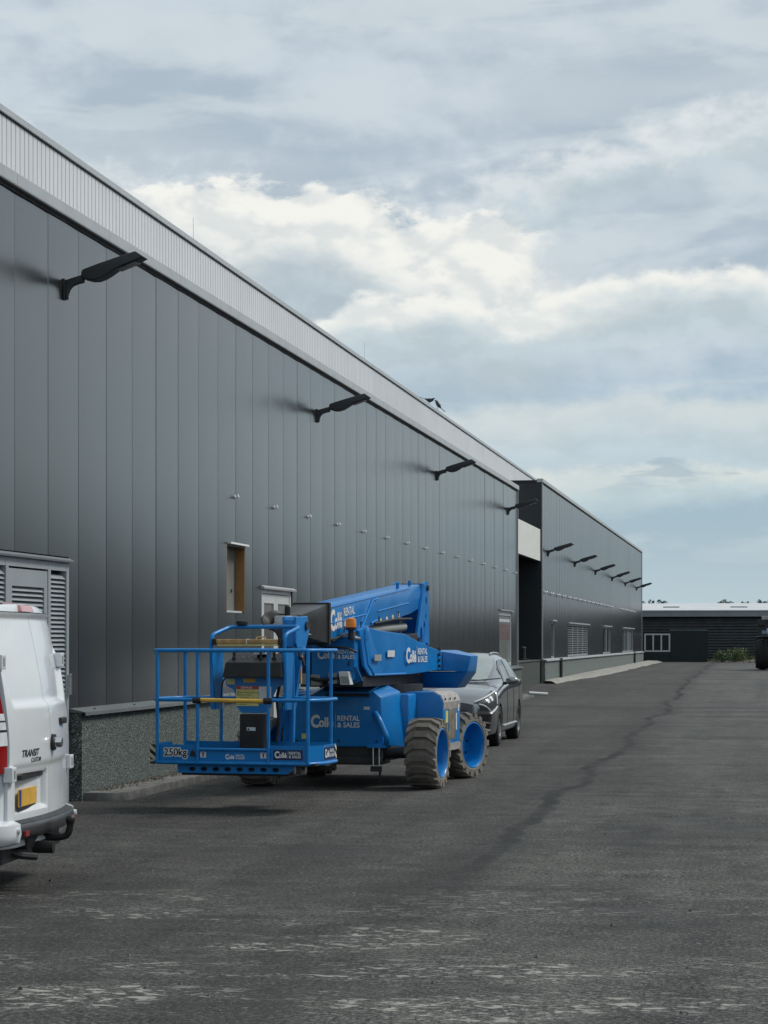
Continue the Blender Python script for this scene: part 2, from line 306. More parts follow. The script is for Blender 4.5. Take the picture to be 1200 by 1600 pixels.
# ------------------------------------------------------------------ object helpers
def tag(o, label=None, cat=None, group=None, kind=None):
    if label: o['label'] = label
    if cat: o['category'] = cat
    if group: o['group'] = group
    if kind: o['kind'] = kind
    return o
def empty(name, loc=(0, 0, 0), rz=0, label=None, cat=None, group=None):
    o = bpy.data.objects.new(name, None); COL.objects.link(o); o.location = loc; o.rotation_euler = (0, 0, rz); o.empty_display_size = .2
    return tag(o, label, cat, group)
def link(name, me, parent=None, mat=None):
    o = bpy.data.objects.new(name, me); COL.objects.link(o)
    if parent: o.parent = parent
    if mat and not me.materials: me.materials.append(M[mat])
    return o
class MB:
    def __init__(s): s.v = []; s.f = []
    def add(s, vs, fs):
        k = len(s.v); s.v += [tuple(v) for v in vs]; s.f += [tuple(i + k for i in f) for f in fs]; return s
    def box(s, x0, x1, y0, y1, z0, z1):
        vs = [(x, y, z) for x in (x0, x1) for y in (y0, y1) for z in (z0, z1)]
        return s.add(vs, [(0, 1, 3, 2), (4, 6, 7, 5), (0, 4, 5, 1), (2, 3, 7, 6), (0, 2, 6, 4), (1, 5, 7, 3)])
    def hexa(s, b, t):       # 4 bottom points, 4 top points, both counter-clockwise from above
        return s.add(list(b) + list(t), [(3, 2, 1, 0), (4, 5, 6, 7), (0, 1, 5, 4), (1, 2, 6, 5), (2, 3, 7, 6), (3, 0, 4, 7)])
    def prism(s, pts, axis, a, b):
        def P(p, t):
            if axis == 'x': return (t, p[0], p[1])
            if axis == 'y': return (p[0], t, p[1])
            return (p[0], p[1], t)
        n = len(pts)
        return s.add([P(p, a) for p in pts] + [P(p, b) for p in pts],
                     [tuple(range(n - 1, -1, -1)), tuple(range(n, 2 * n))] + [(i, (i + 1) % n, n + (i + 1) % n, n + i) for i in range(n)])
    def slab(s, pts, off):   # any planar 3D polygon given thickness along vector off
        n = len(pts); off = Vector(off)
        return s.add([tuple(p) for p in pts] + [tuple(Vector(p) + off) for p in pts],
                     [tuple(range(n - 1, -1, -1)), tuple(range(n, 2 * n))] + [(i, (i + 1) % n, n + (i + 1) % n, n + i) for i in range(n)])
    def tube(s, pts, r, n=10, closed=False):
        pts = [Vector(p) for p in pts]; rs = r if isinstance(r, (list, tuple)) else [r] * len(pts); k = len(pts); rings = []
        up = None
        for i, p in enumerate(pts):
            a = pts[(i - 1) % k] if (i or closed) else p; b = pts[(i + 1) % k] if (i < k - 1 or closed) else p
            d = (b - a).normalized()
            if up is None: up = d.orthogonal().normalized()
            up = (up - d * up.dot(d)).normalized(); sd = d.cross(up)
            rings.append([p + (up * math.cos(t) + sd * math.sin(t)) * rs[i] for t in [2 * math.pi * j / n for j in range(n)]])
        vs = [v for rg in rings for v in rg]; fs = []
        for i in range(k if closed else k - 1):
            for j in range(n): fs.append((i * n + j, i * n + (j + 1) % n, ((i + 1) % k) * n + (j + 1) % n, ((i + 1) % k) * n + j))
        if not closed: fs += [tuple(range(n - 1, -1, -1)), tuple(range((k - 1) * n, k * n))]
        return s.add(vs, fs)
    def lathe(s, prof, axis='x', c=(0, 0, 0), n=40, cap=True):   # prof: (along, radius)
        vs = []; k = len(prof)
        for a, r in prof:
            for j in range(n):
                t = 2 * math.pi * j / n; u, v = r * math.cos(t), r * math.sin(t)
                vs.append((c[0] + a, c[1] + u, c[2] + v) if axis == 'x' else (c[0] + u, c[1] + a, c[2] + v) if axis == 'y' else (c[0] + u, c[1] + v, c[2] + a))
        fs = [(i * n + j, i * n + (j + 1) % n, (i + 1) * n + (j + 1) % n, (i + 1) * n + j) for i in range(k - 1) for j in range(n)]
        if cap: fs += [tuple(range(n - 1, -1, -1)), tuple(range((k - 1) * n, k * n))]
        return s.add(vs, fs)
    def mesh(s, name, bevel=0, smooth=None, segs=2):
        me = bpy.data.meshes.new(name); me.from_pydata(s.v, [], s.f); me.validate()
        bm = bmesh.new(); bm.from_mesh(me); bmesh.ops.recalc_face_normals(bm, faces=bm.faces)
        if bevel:
            es = [e for e in bm.edges if len(e.link_faces) == 2 and e.calc_face_angle(0) > R(28)]
            bmesh.ops.bevel(bm, geom=es, offset=bevel, segments=segs, affect='EDGES', clamp_overlap=True, profile=.6)
        bm.to_mesh(me); bm.free()
        if smooth is not None:
            for p in me.polygons: p.use_smooth = True
            me.set_sharp_from_angle(angle=R(smooth))
        return me
    def build(s, name, mat, parent=None, bevel=0, smooth=None, segs=2):
        return link(name, s.mesh(name, bevel, smooth, segs), parent, mat)
def bend(pts, r, n=5):
    """round the corners of an open polyline"""
    pts = [Vector(p) for p in pts]; out = [pts[0]]
    for i in range(1, len(pts) - 1):
        a, b, c = pts[i - 1], pts[i], pts[i + 1]; rr = min(r, (b - a).length * .45, (c - b).length * .45)
        p = b + (a - b).normalized() * rr; q = b + (c - b).normalized() * rr
        out += [p * (1 - t) ** 2 + b * 2 * t * (1 - t) + q * t * t for t in [k / n for k in range(n + 1)]]
    return out + [pts[-1]]
def cr(p0, p1, p2, p3, t, k=.42):
    m1 = (p2 - p0) * k; m2 = (p3 - p1) * k; t2 = t * t; t3 = t2 * t
    return p1 * (2 * t3 - 3 * t2 + 1) + m1 * (t3 - 2 * t2 + t) + p2 * (-2 * t3 + 3 * t2) + m2 * (t3 - t2)
def crl(pts, u):
    i = min(int(u), len(pts) - 2); t = u - i; g = lambda k: pts[max(0, min(len(pts) - 1, k))]
    return cr(g(i - 1), g(i), g(i + 1), g(i + 2), t)
class Surf:
    """Catmull-Rom surface through stations of half profiles"""
    def __init__(s, st): s.st = [[Vector((p[0], y, p[1])) for p in prof] for y, prof in st]
    def at(s, a, b): return crl([crl(row, b) for row in s.st], a)
    def nrm(s, a, b):
        e = .02; na, nb = len(s.st) - 1, len(s.st[0]) - 1
        da = s.at(min(na, a + e), b) - s.at(max(0, a - e), b); db = s.at(a, min(nb, b + e)) - s.at(a, max(0, b - e))
        n = da.cross(db); return n.normalized() if n.length > 1e-9 else Vector((0, 0, 1))
    def patch(s, a0, a1, na, b0, b1, nb, off=0, mirror=False, thick=0):
        mb = MB()
        sgn = -1 if mirror else 1
        def grid(o):
            vs = []
            for i in range(na + 1):
                for j in range(nb + 1):
                    a = a0 + (a1 - a0) * i / na; b = b0 + (b1 - b0) * j / nb
                    p = s.at(a, b)
                    if o:
                        nn = s.nrm(a, b); 
                        if nn.dot(p - Vector((0, p.y, .8))) < 0: nn = -nn
                        p = p + nn * o
                    vs.append((p.x * sgn, p.y, p.z))
            return vs
        fs = [(i * (nb + 1) + j, i * (nb + 1) + j + 1, (i + 1) * (nb + 1) + j + 1, (i + 1) * (nb + 1) + j) for i in range(na) for j in range(nb)]
        mb.add(grid(off), fs)
        return mb
    def body(s, na, nb):
        mb = MB(); A, B = len(s.st) - 1, len(s.st[0]) - 1; ra, rb = A * na, B * nb; ring = 2 * rb; vs = []
        for i in range(ra + 1):
            half = [s.at(i / na, j / nb) for j in range(rb + 1)]
            for p in half: vs.append((p.x if p.x > 1e-6 else 0, p.y, p.z))
            for p in half[-2:0:-1]: vs.append((-p.x, p.y, p.z))
        fs = [(i * ring + j, i * ring + (j + 1) % ring, (i + 1) * ring + (j + 1) % ring, (i + 1) * ring + j) for i in range(ra) for j in range(ring)]
        fs += [tuple(range(ring)), tuple(range(ra * ring, (ra + 1) * ring))]
        return mb.add(vs, fs)
def boolean_cut(me, cutters):
    o = bpy.data.objects.new('tmp', me); COL.objects.link(o); cs = []
    for c in cutters:
        k = bpy.data.objects.new('cut', c); COL.objects.link(k); cs.append(k)
        md = o.modifiers.new('b', 'BOOLEAN'); md.operation = 'DIFFERENCE'; md.object = k; md.solver = 'EXACT'
    dg = bpy.context.evaluated_depsgraph_get(); out = bpy.data.meshes.new_from_object(o.evaluated_get(dg))
    for k in cs + [o]: bpy.data.objects.remove(k)
    return out
def smooth_me(me, ang=35):
    for p in me.polygons: p.use_smooth = True
    me.set_sharp_from_angle(angle=R(ang)); return me

# text as thin meshes lying on a plane: origin, x direction, up direction
def text_bits(body, size, bold=.012, sx=1.0, shear=0):
    cu = bpy.data.curves.new('t', 'FONT'); cu.body = body; cu.size = size; cu.offset = bold * size; cu.resolution_u = 3; cu.shear = shear; cu.fill_mode = 'FRONT'
    o = bpy.data.objects.new('t', cu); COL.objects.link(o); bpy.context.view_layer.update()
    me = bpy.data.meshes.new_from_object(o.evaluated_get(bpy.context.evaluated_depsgraph_get()))
    vs = [(v.co.x * sx, v.co.y) for v in me.vertices]; fs = [tuple(p.vertices) for p in me.polygons]
    bpy.data.objects.remove(o); bpy.data.meshes.remove(me); bpy.data.curves.remove(cu)
    return vs, fs
TC = {}
def lettering(bits, mat, parent, org, xd, up, name='lettering', lift=.003):
    """bits: list of (text, size, bold, x, y, xscale)"""
    xd = Vector(xd).normalized(); up = Vector(up).normalized(); nn = xd.cross(up); mb = MB()
    for t, size, bold, x, y, sx in bits:
        key = (t, size, bold, sx)
        if key not in TC: TC[key] = text_bits(t, size, bold, sx)
        vs, fs = TC[key]
        mb.add([Vector(org) + xd * (vx + x) + up * (vy + y) + nn * lift for vx, vy in vs], fs)
    me = bpy.data.meshes.new(name); me.from_pydata(mb.v, [], mb.f)
    return link(name, me, parent, mat)
def panel_on(parent, name, mat, org, xd, up, w_, h_, lift=.002):
    xd = Vector(xd).normalized(); up = Vector(up).normalized(); nn = xd.cross(up); o = Vector(org)
    a = o + nn * (lift - .004)
    return MB().slab([a, a + xd * w_, a + xd * w_ + up * h_, a + up * h_], nn * .004).build(name, mat, parent)
def fit(t, size, bold, width):
    """x scale that makes text t exactly this wide"""
    key = (t, size, bold, 'w')
    if key not in TC:
        vs, fs = text_bits(t, size, bold); TC[key] = (min(v[0] for v in vs), max(v[0] for v in vs))
    a, b = TC[key]; return width / (b - a), -a * width / (b - a)
def logo(parent, org, xd, up, h, sx=1.0):
    """the rental firm's mark: big C, small letters, divider, two lines of capitals; h = height of the C"""
    bits = []
    for t, size, bold, x, y, wd in (('C', h / .70, .045, 0, -.02, .80), ('ollé', h * .80 / .73, .04, .72, .02, 1.28)):
        k, o = fit(t, size, bold, wd * h * sx); bits.append((t, size, bold, x * h * sx + o, y * h, k))
    lettering(bits, 'letter', parent, org, xd, up)
    x2 = 2.16 * h * sx; bits = []
    for t, y in (('RENTAL', .54), ('& SALES', -.02)):
        size = h * .44 / .73; k, o = fit(t, size, .022, 1.95 * h * sx); bits.append((t, size, .022, x2 + .20 * h * sx + o, y * h, k))
    lettering(bits, 'letter', parent, org, xd, up)
    xd_ = Vector(xd).normalized(); panel_on(parent, 'divider_bar', 'letter_g', Vector(org) + xd_ * x2 + Vector(up).normalized() * (-.12 * h), xd, up, .06 * h * sx, 1.24 * h)

# ================================================================== GROUND
WX = -7.22                                    # face of the long wall
def gz(y):
    pts = [(-1e4, 0), (50, 0), (63, .07), (72, .33), (100, .38), (128, .43), (1e5, .45)]
    for (a, za), (b, zb) in zip(pts, pts[1:]):
        if y <= b:
            t = (y - a) / (b - a); t = t * t * (3 - 2 * t) if a > -1e3 and b < 1e4 else t
            return za + (zb - za) * t
    return .45
xs = [-900, -200, -60, -20, -8, 0, 8, 20, 60, 200, 900]
ys = [-300, -60, 0, 20, 40, 50] + [50 + 1.5 * k for k in range(1, 26)] + [100, 115, 128, 140, 200, 400, 800, 2500]
mb = MB(); mb.add([(x, y, gz(y)) for y in ys for x in xs],
                  [(i * len(xs) + j, i * len(xs) + j + 1, (i + 1) * len(xs) + j + 1, (i + 1) * len(xs) + j) for i in range(len(ys) - 1) for j in range(len(xs) - 1)])
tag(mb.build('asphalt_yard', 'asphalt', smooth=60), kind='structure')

# loose grit on the yard
mb = MB()
for k in range(2600):
    y = 8.5 + 26 * random.random() ** 1.6; x = random.uniform(-.36 * y - .5, .2)
    if x < -6.5 and y > 22: continue
    r = random.uniform(.002, .0075) * (1 + (random.random() < .03) * 1.3); a = random.random() * 6
    vs = [(x + r * math.cos(a + t) * random.uniform(.7, 1.2), y + r * math.sin(a + t) * random.uniform(.7, 1.2), .001) for t in (0, 1.57, 3.14, 4.71)] + [(x, y, r * random.uniform(.7, 1.2))]
    mb.add(vs, [(0, 1, 4), (1, 2, 4), (2, 3, 4), (3, 0, 4)])
tag(mb.build('loose_grit', 'dark'), 'scattered dark grit lying on the asphalt yard', kind='stuff')

# ================================================================== LONG WAREHOUSE
WH = empty('warehouse', (WX, 40, 0), 0, 'long dark grey warehouse with vertical cladding panels and pale upper wall', 'warehouse')
# everything below is modelled relative to the root: x outwards from the wall face, y along the wall
Y0, Y1 = 17.43, 63.8
def yl(y): return y - 40
HOLES = [(19.55, 22.08, 0, 2.56), (28.9, 29.96, 2.07, 3.02), (30.97, 33.08, 0, 2.50), (59.55, 62.45, .97, 2.55)]
Z0, Z1 = .955, 6.08
def cut_rects(rect, holes):
    rs = [rect]
    for h0, h1, g0, g1 in holes:
        out = []
        for a, b, c, d in rs:
            x0, x1, y0, y1 = max(a, h0), min(b, h1), max(c, g0), min(d, g1)
            if x0 >= x1 - 1e-4 or y0 >= y1 - 1e-4: out.append((a, b, c, d)); continue
            if a < x0: out.append((a, x0, c, d))
            if x1 < b: out.append((x1, b, c, d))
            if c < y0: out.append((x0, x1, c, y0))
            if y1 < d: out.append((x0, x1, y1, d))
        rs = out
    return [r for r in rs if r[1] - r[0] > .01 and r[3] - r[2] > .01]
def panel_piece(mb, a, b, c, d, s0, s1, bulge=.0040, groove=.010, seg=8):
    """one cladding piece a..b along the wall, c..d high, of the panel s0..s1, gently crowned"""
    ts = sorted(set([a, b] + [s0 + (s1 - s0) * k / seg for k in range(1, seg) if a < s0 + (s1 - s0) * k / seg < b] + [v for v in (s0 + groove, s1 - groove) if a < v < b]))
    def f(y):
        t = (y - s0) / (s1 - s0); x = bulge * (1 - (2 * t - 1) ** 2)
        if y - s0 < .001 or s1 - y < .001: x -= .007
        return x
    n = len(ts); cy = (s0 + s1) / 2
    # the crowned face keeps vertices of its own so that its shading stays true at the cut edges
    core = [y for y in ts if y - s0 > .001 and s1 - y > .001]; m = len(core)
    mb.add([(f(y), y - cy, z) for z in (c, d) for y in core], [(i, i + 1, m + i + 1, m + i) for i in range(m - 1)])
    mb.add([(f(y), y - cy, z) for z in (c, d) for y in (ts[0], ts[1])] if ts[0] not in core else [], [(0, 1, 3, 2)] if ts[0] not in core else [])
    mb.add([(f(y), y - cy, z) for z in (c, d) for y in (ts[-2], ts[-1])] if ts[-1] not in core else [], [(0, 1, 3, 2)] if ts[-1] not in core else [])
    vs = [(f(y), y - cy, c) for y in ts] + [(f(y), y - cy, d) for y in ts] + [(-.09, y - cy, c) for y in ts] + [(-.09, y - cy, d) for y in ts]
    fs = [(2 * n + i + 1, 2 * n + i, 3 * n + i, 3 * n + i + 1) for i in range(n - 1)]
    fs += [(n + i, n + i + 1, 3 * n + i + 1, 3 * n + i) for i in range(n - 1)] + [(i + 1, i, 2 * n + i, 2 * n + i + 1) for i in range(n - 1)]
    fs += [(0, n, 3 * n, 2 * n), (n - 1, 3 * n - 1, 4 * n - 1, 2 * n - 1)]
    mb.add(vs, fs)
full = None; s = Y0; k = 0
while s < Y1 - .05:
    e = min(s + 1.0, Y1)
    rects = cut_rects((s, e, Z0 if not (19 < s < 22.5 and False) else 0, Z1), HOLES)
    # below the cap level beside the two doors the plinth closes the wall, so panels only start at the cap
    rects = [r for r in rects if r[3] > Z0 + .01]
    std = len(rects) == 1 and rects[0] == (s, e, Z0, Z1) and abs(e - s - 1) < 1e-6
    if std and full: me = full
    else:
        pb = MB()
        for a, b, c, d in rects: panel_piece(pb, a, b, c, d, s, e)
        me = pb.mesh('panel'); 
        for p in me.polygons:
            p.use_smooth = abs(p.normal.x) > .9 and p.center.x > -.05
            if p.normal.x < 0 and p.center.x > -.05: p.flip()
        if std: full = me
    o = link('panel', me, WH, 'clad'); o.location = (0, yl((s + e) / 2), 0); o.rotation_euler = (0, random.gauss(0, .0004), random.gauss(0, .0017))
    s = e; k += 1
MB().box(-.55, -.30, yl(Y0), yl(Y1) - .02, 0, 6.0).build('backing_wall', 'gap', WH)
MB().box(-22, -.56, yl(Y0) - .02, yl(Y0) + .2, 0, 6.08).build('end_wall', 'clad', WH)
MB().box(-.56, -.092, yl(Y0) - .02, yl(Y0) + .01, 0, 6.08).build('corner_return', 'clad', WH)
MB().box(-3.9, -.56, yl(Y1) - .2, yl(Y1) - .005, 0, 6.08).build('end_wall', 'clad', WH)
MB().box(-.56, -.092, yl(Y1) - .03, yl(Y1) - .004, 0, 6.08).build('corner_return', 'clad', WH)
MB().box(-4.0, -.12, yl(Y0), yl(Y1) - .03, 6.02, 6.10).build('lower_roof', 'shedroof', WH)
MB().box(-.03, .035, yl(Y1) + .002, yl(Y1) + .06, .96, 6.07).build('corner_trim', 'trim', WH, .004)
# eaves trim in three metre lengths with a shadow gap under it
MB().box(-.08, .016, yl(Y0), yl(Y1) + .05, 6.045, 6.088).build('shadow_gap', 'gap', WH)
y = Y0 - .1; segm = None
while y < Y1:
    e = min(y + 3.0, Y1 + .07); L_ = e - y - .006
    tb = MB(); tb.prism([(-.16, 0), (.055, 0), (.06, .012), (.06, .125), (.05, .135), (-.16, .15)], 'y', -L_ / 2, L_ / 2)
    if abs(L_ - 2.994) < 1e-6:
        if segm is None: segm = tb.mesh('roof_trim')
        o = link('roof_trim', segm, WH, 'trim')
    else: o = tb.build('roof_trim', 'trim', WH)
    o.location = (0, yl((y + e) / 2), 6.09 + random.uniform(-.001, .001)); y = e
# upper pale wall, set back four metres, ribbed every 0.2 m
mb = MB(); UY0, UY1 = 17.4, 108.0; n = int((UY1 - UY0) / .2); prof = []
for i in range(n):
    y = UY0 + i * .2; prof += [(0, y), (0, y + .16), (-.013, y + .168), (-.013, y + .192)]
prof.append((0, UY0 + n * .2)); pv = [(-4.0 + p[0], yl(p[1]), z) for z in (6.0, 9.56) for p in prof]; m_ = len(prof)
mb.add(pv, [(i, i + 1, m_ + i + 1, m_ + i) for i in range(m_ - 1)])
mb.build('upper_wall', 'clad_pale', WH)
MB().box(-20, -4.03, yl(UY0), yl(UY1), 9.3, 9.5).build('upper_roof', 'shedroof', WH)
MB().box(-20, -4.03, yl(UY0) - .1, yl(UY0), 5.9, 9.5).build('upper_end_wall', 'clad_pale', WH)
MB().box(-4.06, -3.985, yl(UY0), yl(UY1), 9.51, 9.545).build('upper_shadow_gap', 'gap', WH)
y = UY0
um = MB().prism([(-4.3, 0), (-3.955, 0), (-3.95, .09), (-3.97, .105), (-4.3, .12)], 'y', -2.996, 2.996).mesh('upper_roof_trim')
while y < UY1 - .1:
    o = link('upper_roof_trim', um, WH, 'trim'); o.location = (0, yl(y + 3), 9.54); y += 6.0
for px_y, h in ((42.6, .55), (61.5, .6)):
    MB().tube([(-4.1, yl(px_y), 9.6), (-4.1, yl(px_y) - .02, 9.6 + h)], .006, 6).build('lightning_rod', 'steel', WH)
# plinth of exposed aggregate with a steel cap
def plinth(root, y0, y1, zt, mat, x1=.13, x0=-.12, zb=-.2, off=40, capm='capst', seg=6.0):
    p = MB().box(x0, x1, y0 - off, y1 - off, zb, zt).build('plinth', mat, root, .006)
    y = y0
    while y < y1 - .01:
        e = min(y + seg, y1)
        if y1 - e < 1.0: e = y1
        a, b = y - off - (.03 if y == y0 else -.002), e - off + (.03 if e == y1 else -.002)
        MB().prism([(.0045, zt + .045), (x1 + .05, zt + .006), (x1 + .055, zt - .03), (x1 + .048, zt - .03), (x1 + .046, zt + .002), (.0045, zt + .002)], 'y', a, b).build('plinth_cap', capm, p)
        for q in range(int((b - a) / 1.5)):
            yy = a + .6 + 1.5 * q
            MB().lathe([(zt + .026, .016), (zt + .034, .016)], 'z', (.09, yy, 0), 8).build('cap_screw', 'lamp', p)
        y = e
    return p
plinth(WH, Y0, 19.5, .93, 'agg')
plinth(WH, 22.14, 30.90, .93, 'agg'); plinth(WH, 33.15, Y1 + .05, .93, 'agg')
# silver cable clips in a row across the cladding
cm = MB().lathe([(0, .030), (.012, .030), (.014, .012), (.05, .012), (.052, .022), (.062, .020), (.066, .004)], 'x', (0, 0, 0), 12)
cm.lathe([(-.022, .016), (.03, .012), (.042, .003)], 'z', (.045, 0, 0), 8); cm = cm.mesh('wall_clip', 0, 40)
for k in range(15):
    o = link('wall_clip', cm, WH, 'clip'); o.location = (.002, yl(29.36 + 2.43 * k), 3.66)
# louvred door unit
LD = MB(); y0, y1, zt = 19.56, 22.07, 2.5
for a, b in ((19.56, 19.64), (20.14, 20.22), (21.40, 21.48), (21.99, 22.07)): LD.box(-.06, .012, yl(a), yl(b), 0, zt)
LD.box(-.06, .010, yl(19.64), yl(21.99), zt - .09, zt); 
ld = LD.build('louvre_door', 'louvre', WH)
MB().box(-.10, -.06, yl(y0), yl(y1), 0, zt).build('louvre_back', 'gap', ld)
for a, b in ((20.23, 20.33), (21.29, 21.39)): MB().box(-.05, .006, yl(a), yl(b), .03, 2.39).build('leaf_stile', 'louvre', ld)
for c, d in ((.03, .2), (1.05, 1.2), (2.22, 2.39)): MB().box(-.05, .005, yl(20.33), yl(21.29), c, d).build('leaf_rail', 'louvre', ld)
sl = {}
for a, b, c, d in ((19.64, 20.14, .06, 2.36), (21.48, 21.99, .06, 2.36), (20.33, 21.29, .22, 1.04), (20.33, 21.29, 1.22, 2.21)):
    L_ = b - a - .01
    if L_ not in sl: sl[L_] = MB().prism([(-.045, .028), (.0, -.018), (.004, -.014), (-.041, .032)], 'y', -L_ / 2, L_ / 2).mesh('slat')
    nn = int((d - c) / .046)
    for i in range(nn):
        o = link('slat', sl[L_], ld, 'louvre'); o.location = (0, yl((a + b) / 2), c + .025 + (d - c) * i / nn)
MB().box(.0, .05, yl(22.02), yl(22.06), 1.12, 1.34).build('door_handle', 'steel', ld, .006)
MB().prism([(-.09, 2.5), (.055, 2.5), (.058, 2.52), (.0, 2.548), (-.09, 2.553)], 'y', yl(19.5), yl(22.12)).build('drip_hood', 'louvre_d', ld)
MB().box(-.085, .003, yl(22.085), yl(22.11), 0, 2.5).build('edge_seal', 'gap', ld)
# small deep opening with wooden reveal
op = MB().box(-.16, -.135, yl(28.91), yl(29.95), 2.08, 3.01).build('wall_opening', 'pane_pale', WH)
MB().box(-.135, .002, yl(29.935), yl(29.957), 2.085, 3.0).build('wood_jamb', 'wood', op)
MB().box(-.135, .002, yl(28.903), yl(28.925), 2.085, 3.0).build('wood_jamb', 'wood', op)
MB().box(-.134, .0, yl(28.926), yl(29.934), 2.98, 3.01).build('head_lining', 'lamp', op)
MB().box(-.133, -.03, yl(28.927), yl(29.933), 2.075, 2.10).build('inner_sill', 'wht_frame', op)
MB().box(-.01, .055, yl(28.95), yl(30.0), 3.005, 3.03).build('head_flashing', 'white_sheet', op)
MB().lathe([(-.135, .025), (-.12, .025)], 'x', (0, yl(29.7), 2.38), 10).build('knob', 'lamp', op)
# glazed double door in a white frame
dd = MB()
for a, b in ((31.0, 31.10), (32.94, 33.04)): dd.box(-.08, -.012, yl(a), yl(b), .04, 2.44)
dd.box(-.08, -.0125, yl(31.10), yl(32.94), 2.38, 2.44)
dd = dd.build('glazed_door', 'wht_frame', WH)
for a in (31.11, 32.025):
    b = a + .905
    lf = MB().box(-.07, -.02, yl(a), yl(a + .13), .05, 2.37).box(-.07, -.02, yl(b - .13), yl(b), .05, 2.37).box(-.07, -.021, yl(a + .13), yl(b - .13), 2.24, 2.37).box(-.07, -.021, yl(a + .13), yl(b - .13), .05, .3)
    lf.build('door_leaf', 'wht_frame', dd)
    MB().box(-.05, -.04, yl(a + .125), yl(b - .125), .29, 2.25).build('pane', 'pane_grey', dd)
for a in (31.08, 32.93):
    for z in (.4, 1.2, 1.9): MB().lathe([(z, .014), (z + .14, .014)], 'z', (-.004, yl(a + .02), 0), 8).build('hinge', 'wht_frame', dd)
MB().box(-.095, .002, yl(30.975), yl(30.995), 0, 2.45).build('edge_seal', 'gap', dd)
MB().box(-.095, .002, yl(33.045), yl(33.06), 0, 2.45).build('edge_seal', 'gap', dd)
MB().prism([(-.09, 2.44), (.055, 2.44), (.06, 2.465), (.0, 2.495), (-.09, 2.497)], 'y', yl(30.93), yl(33.14)).build('drip_hood', 'trim', dd)
MB().box(-.09, .10, yl(30.98), yl(33.06), -.05, .04).build('threshold', 'kerb', dd)
# window at the far end of the long wall
wn = MB()
for a, b in ((59.56, 59.64), (62.36, 62.44)): wn.box(-.08, -.015, yl(a), yl(b), .98, 2.52)
wn.box(-.08, -.016, yl(59.64), yl(62.36), 2.40, 2.52).box(-.08, -.016, yl(59.64), yl(62.36), .98, 1.08)
wn = wn.build('window', 'wht_frame', WH)
MB().box(-.06, -.045, yl(59.62), yl(62.38), 1.06, 2.42).build('pane', 'pane_pale', wn)
MB().box(-.0445, -.042, yl(59.7), yl(62.3), 1.72, 2.16).build('red_reflection', 'dullred', wn)  # reddish reflection in the pane, laid on as a flat coloured strip
MB().box(-.044, -.041, yl(59.64), yl(62.36), 2.22, 2.30).build('blind_rail', 'wht_frame', wn)
MB().prism([(-.09, 2.52), (.06, 2.52), (.065, 2.55), (-.09, 2.58)], 'y', yl(59.5), yl(62.52)).build('drip_hood', 'trim', wn)

# kerb along the plinth, rounded at its near end
kb = empty('concrete_kerb', (-7.09, 22.2, 0), 0, 'low weathered concrete kerb along the foot of the long warehouse wall', 'kerb')
def kerb_mesh(L_, near=False):
    mb = MB(); pts = []
    if near: pts = [(.0, 0), (.13, 0)] + [(.13 + .30 * math.sin(t), .30 - .30 * math.cos(t)) for t in [R(10 * i) for i in range(1, 10)]] + [(.43, L_), (.0, L_)]
    else: pts = [(0, 0), (.43, 0), (.43, L_), (0, L_)]
    return mb.prism(pts, 'z', -.1, .09).mesh('kerb_stone', .014, 40)
y = 0; kmesh = kerb_mesh(.994); first = kerb_mesh(1.994, True)
o = link('kerb_stone', first, kb, 'kerb'); y = 2.0
while y < 40.8:
    o = link('kerb_stone', kmesh, kb, 'kerb'); o.location = (random.uniform(-.004, .004), y, gz(22.2 + y) + random.uniform(-.006, .006)); y += 1.0
mb = MB()
for k in range(420):
    yy = .25 + 4.2 * random.random() ** 1.3; xx = .02 + abs(random.gauss(0, .10)); r = random.uniform(.006, .022)
    if xx > .38: continue
    a = random.random() * 6
    mb.add([(xx + r * math.cos(a + t) * random.uniform(.6, 1.3), yy + r * math.sin(a + t) * random.uniform(.6, 1.3), .088) for t in (0, 1.57, 3.14, 4.71)] + [(xx, yy, .09 + r * random.uniform(.5, 1.1))], [(0, 1, 4), (1, 2, 4), (2, 3, 4), (3, 0, 4)])
tag(mb.build('debris', 'dirt', kb), kind='stuff')
# pipe left lying at the far end of the kerb
tag(MB().tube([(-6.7, 62.2, gz(62) + .14), (-6.2, 62.5, gz(62.6) + .10)], .05, 10).build('drain_pipe', 'wht_frame', None, 0, 40), 'short white pipe lying at the far end of the kerb', 'pipe')

# ================================================================== FAR HALL (beyond the gateway)
FH = empty('far_hall', (WX, 100, 0), 0, 'taller dark grey hall beyond the gateway with louvred windows', 'hall')
def fl(y): return y - 100
FY0, FY1, FZ0, FZ1 = 71.0, 128.2, 1.085, 6.80
FW = [(74.1, 75.3, 1.10, 2.36, 'n'), (80.3, 89.5, 1.12, 2.33, 'l'), (97.8, 102.5, 1.12, 2.34, 'g'), (111, 120, 1.12, 2.34, 'g2')]
mb = MB(); s = FY0
while s < FY1 - .05:
    e = min(s + 1.0, FY1); cy = (s + e) / 2; tmp = MB()
    for a, b, c, d in cut_rects((s, e, FZ0, FZ1), [f[:4] for f in FW]): panel_piece(tmp, a, b, c, d, s, e, .0035 + random.uniform(-.001, .001), .02, 4)
    tw = random.gauss(0, .0022); mb.add([(v[0] + tw * v[1], fl(cy) + v[1], v[2]) for v in tmp.v], tmp.f); s = e
mb.build('cladding', 'clad_far', FH)
MB().box(-.4, -.2, fl(FY0) + .1, fl(FY1) - .02, 0, 6.7).build('backing_wall', 'gap', FH)
MB().box(-22, -.003, fl(FY0) - .12, fl(FY0) - .002, 0, 6.82).build('end_wall', 'clad_end', FH)
MB().box(-22, -.1, fl(FY1) - .15, fl(FY1) - .01, 0, 6.75).build('end_wall', 'clad_far', FH)
